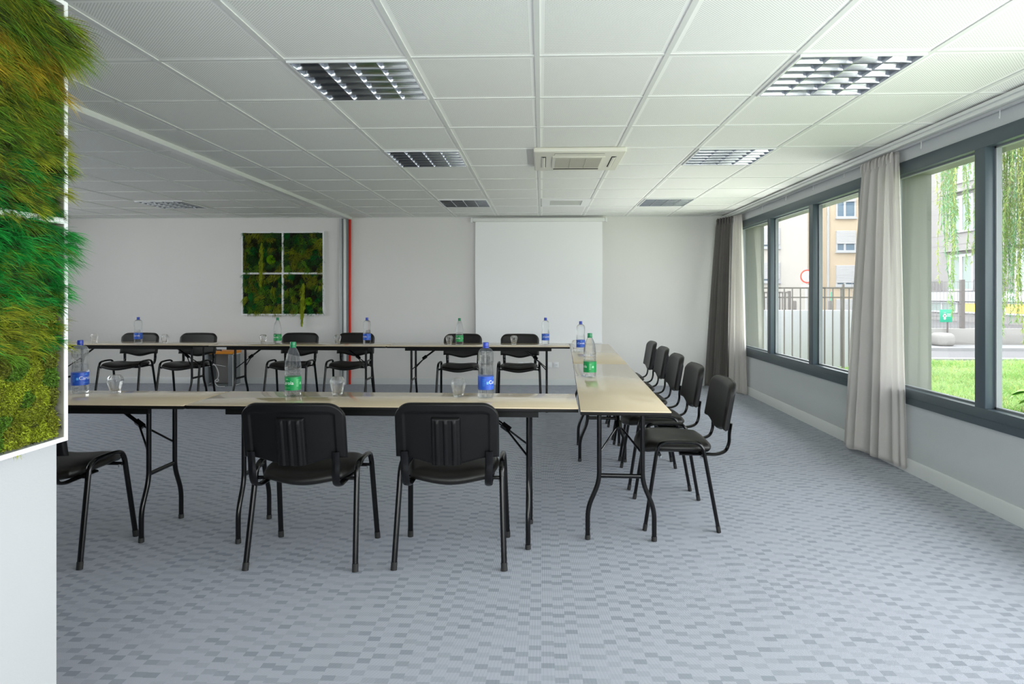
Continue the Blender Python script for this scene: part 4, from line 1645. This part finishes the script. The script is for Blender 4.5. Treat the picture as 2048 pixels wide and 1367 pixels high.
# pale block along the road (its facade looks towards the room)
wb = thing('apartment_block', 'pale apartment block with balconies and a lit basement behind the willow', 'building', (0, 0, 0))
FXW = 23.6
MB().box(FXW, 34, 14, 42.5, -1, 15).build('wall', M['palefacade'], wb)
gv = MB()
for z0 in (1.49, 4.14, 4.74, 6.92, 7.51, 9.7, 10.3, 12.5):
    gv.box(FXW - 0.012, FXW + 0.01, 14, 42.5, z0 - 0.018, z0 + 0.018)
gv.build('groove', M['groove'], wb)
MB().box(FXW - 0.25, FXW, 14, 42.5, 0.92, 1.46).build('ledge', M['pvc'], wb)
for y1 in (41.0, 35.9, 31.0, 26.2, 21.4, 16.8):
    for z0 in (1.5, 4.78, 7.55, 10.3):
        y0 = y1 - 1.95
        f = MB()
        t_ = 0.14
        x_ = FXW - 0.10
        f.box(x_, FXW, y0, y0 + t_, z0, z0 + 2.05); f.box(x_, FXW, y1 - t_, y1, z0, z0 + 2.05)
        f.box(x_ - 0.012, FXW, y0 - 0.002, y1 + 0.002, z0 + 1.9, z0 + 2.052); f.box(x_, FXW, (y0 + y1) / 2 - 0.12, (y0 + y1) / 2 + 0.12, z0, z0 + 2.05)
        f.box(x_ - 0.012, FXW, y0 - 0.002, y1 + 0.002, z0 - 0.002, z0 + 0.10)
        w_ = f.build('window_frame', M['pvc'], wb)
        MB().box(FXW - 0.05, FXW - 0.03, y0 + t_, y1 - t_, z0 + 0.1, z0 + 1.9).build('pane', M['farglassgrey'], w_)
        MB().box(FXW - 0.45, FXW, y0 - 0.4, y1 + 0.4, z0 + 2.22, z0 + 2.38).build('canopy_slab', M['palefacade'], wb)
for y0, y1 in ((36.2, 40.0), (31.4, 33.6), (26.6, 29.0)):
    b = MB()
    for zz in (1.50, 2.05):
        b.box(FXW - 0.32, FXW - 0.28, y0, y1, zz, zz + 0.04)
    yy = y0
    while yy < y1:
        b.box(FXW - 0.31, FXW - 0.29, yy, yy + 0.022, 1.5, 2.08)
        yy += 0.11
    b.build('balcony_railing', M['mesh'], wb)
for i, y1 in enumerate((41.2, 37.9, 34.9, 31.7, 28.4, 25.2, 22.0)):
    y0 = y1 - 2.6
    f = MB()
    f.box(FXW - 0.08, FXW, y0, y1, 0.25, 0.34); f.box(FXW - 0.08, FXW, y0, y1, 0.80, 0.88)
    for yy in (y0, (y0 + y1) / 2, y1):
        f.box(FXW - 0.07, FXW, yy - 0.06, yy + 0.06, 0.26, 0.87)
    w_ = f.build('basement_window', M['pvc'], wb)
    MB().box(FXW - 0.04, FXW - 0.02, (y0 + y1) / 2, y1, 0.34, 0.80).build('pane', M['litglass' if i in (2, 3, 4) else 'farglassgrey'], w_)
    MB().box(FXW - 0.04, FXW - 0.02, y0, (y0 + y1) / 2, 0.34, 0.80).build('pane', M['farglassgrey'], w_)


# weeping willow: trunk outside the frame, curtains of twigs hanging into view
def willow():
    t = thing('weeping_willow', 'weeping willow hanging pale green twigs before the pale block', 'tree', (9.8, 7.2, GZ))
    tr = MB()
    tr.tube(catmull([(0, 0, 0), (0.1, 0.05, 1.2), (-0.05, 0.1, 2.6), (-0.2, 0.2, 4.2), (-0.5, 0.4, 5.4)], 5), [0.30 - 0.011 * i for i in range(21)], 12)
    for tip in ((-3.2, 1.6, 5.2), (-2.4, 2.6, 5.4), (-1.2, 3.0, 5.5), (1.6, 1.6, 5.6), (0.5, -2.0, 5.5), (-2.6, -0.8, 5.3)):
        tr.tube(catmull([(-0.1, 0.15, 3.2), (tip[0] * 0.5, tip[1] * 0.5, 4.9), tip], 5), [0.11 - 0.008 * i for i in range(11)], 8)
    tr.build('trunk', M['bark'], t)
    r = np.random.default_rng(17)
    roots, dirs, Ls, cols, tw = [], [], [], [], MB()
    strands = []
    # (X, Y, lower end z) world positions of hanging twigs
    for _ in range(20):
        strands.append((r.uniform(6.02, 6.25), r.uniform(9.1, 9.5), r.uniform(1.45, 2.9)))
    strands += [(6.13, 9.3, 0.95 + 0.1 * i) for i in range(3)]
    for _ in range(32):
        strands.append((r.uniform(6.45, 6.78), r.uniform(9.0, 9.5), r.uniform(1.15, 2.4)))
    for _ in range(12):
        strands.append((r.uniform(6.1, 6.8), r.uniform(9.0, 9.7), r.uniform(2.3, 3.2)))
    for _ in range(120):
        strands.append((r.uniform(6.85, 7.5), r.uniform(8.8, 9.5), r.choice([r.uniform(0.55, 1.5), r.uniform(1.3, 2.6)])))
    for _ in range(80):
        strands.append((r.uniform(7.5, 9.2), r.uniform(8.3, 9.8), r.uniform(0.5, 2.4)))
    for (X, Y, z0) in strands:
        top = r.uniform(4.2, 5.2)
        x0, y0 = X - 9.8, Y - 7.2
        dx, dy = r.normal(0, 0.05, 2)
        a, b_ = r.uniform(0, 6.28, 2)
        nseg = 12
        pts = []
        for i in range(nseg + 1):
            s = i / nseg
            pts.append((x0 + dx * (1 - s) * 2 + 0.03 * math.sin(3 * s * 3 + a) * s, y0 + dy * (1 - s) * 2 + 0.03 * math.sin(8 * s + b_) * s, top + (z0 - top) * s - GZ))
        tw.tube(pts, [0.006 - 0.0004 * i for i in range(nseg + 1)], 4, cap=False)
        n = int((top - z0) * 100)
        s = r.random(n)
        P = np.array(pts)
        q = s * nseg
        i0 = np.minimum(q.astype(int), nseg - 1)
        fr_ = (q - i0)[:, None]
        roots.append(P[i0] * (1 - fr_) + P[i0 + 1] * fr_)
        d = np.stack([r.normal(0, 0.5, n), r.normal(0, 0.5, n), -np.abs(r.normal(0.8, 0.35, n))], 1)
        dirs.append(d / np.linalg.norm(d, axis=1)[:, None])
        Ls.append(r.uniform(0.04, 0.085, n))
        base = np.array((0.26, 0.40, 0.13)) if r.random() < 0.6 else (np.array((0.38, 0.45, 0.13)) if r.random() < 0.6 else np.array((0.17, 0.34, 0.18)))
        cols.append(base * r.uniform(0.75, 1.3, (n, 1)))
    tw.build('twig', M['twig'], t)
    n = sum(len(q) for q in Ls)
    me = blades(np.concatenate(roots), np.concatenate(dirs), np.concatenate(Ls), np.full(n, 0.011), np.concatenate(cols), 0.1, nseg=2, name='foliage')
    o = link('foliage', me, M['leaf'], t)
    o['kind'] = 'stuff'


willow()


# broad-leaved plants under the near window
def hosta(x_, y_, label, n, seed, size):
    r = random.Random(seed)
    t = thing('broad_leaf_plant', label, 'plant', (x_, y_, GZ + 0.04), 0, 'broad-leaved plants on the lawn')
    for i in range(n):
        a = i * 2.4 + r.uniform(-0.3, 0.3)
        L = size * r.uniform(0.8, 1.15)
        h = size * r.uniform(0.45, 1.05)
        w_ = L * 0.32
        ca, sa = math.cos(a), math.sin(a)

        def fn(u, v, L=L, h=h, w_=w_, ca=ca, sa=sa):
            s = v
            rad = L * (0.25 + 0.75 * s)
            zz = h * (0.55 + 0.9 * s - 0.95 * s * s)
            wd = w_ * math.sin(min(1, s * 0.97 + 0.03) * PI) ** 0.7
            b_ = (u - 0.5) * 2 * wd
            return (rad * ca - b_ * sa, rad * sa + b_ * ca, zz + 0.25 * abs(b_))
        lf = MB().grid(fn, 6, 10)
        lf.tube([(0, 0, 0), (L * 0.15 * ca, L * 0.15 * sa, h * 0.4), (L * 0.25 * ca, L * 0.25 * sa, h * 0.55)], 0.006, 5)
        lf.build('leaf', M['hosta'], t, ang=80, fix=False)


hosta(6.05, 7.30, 'broad-leaved bright green plant on the lawn, left one under the near window', 12, 1, 0.50)
hosta(7.35, 7.60, 'broad-leaved bright green plant on the lawn, right one at the frame edge', 12, 2, 0.52)
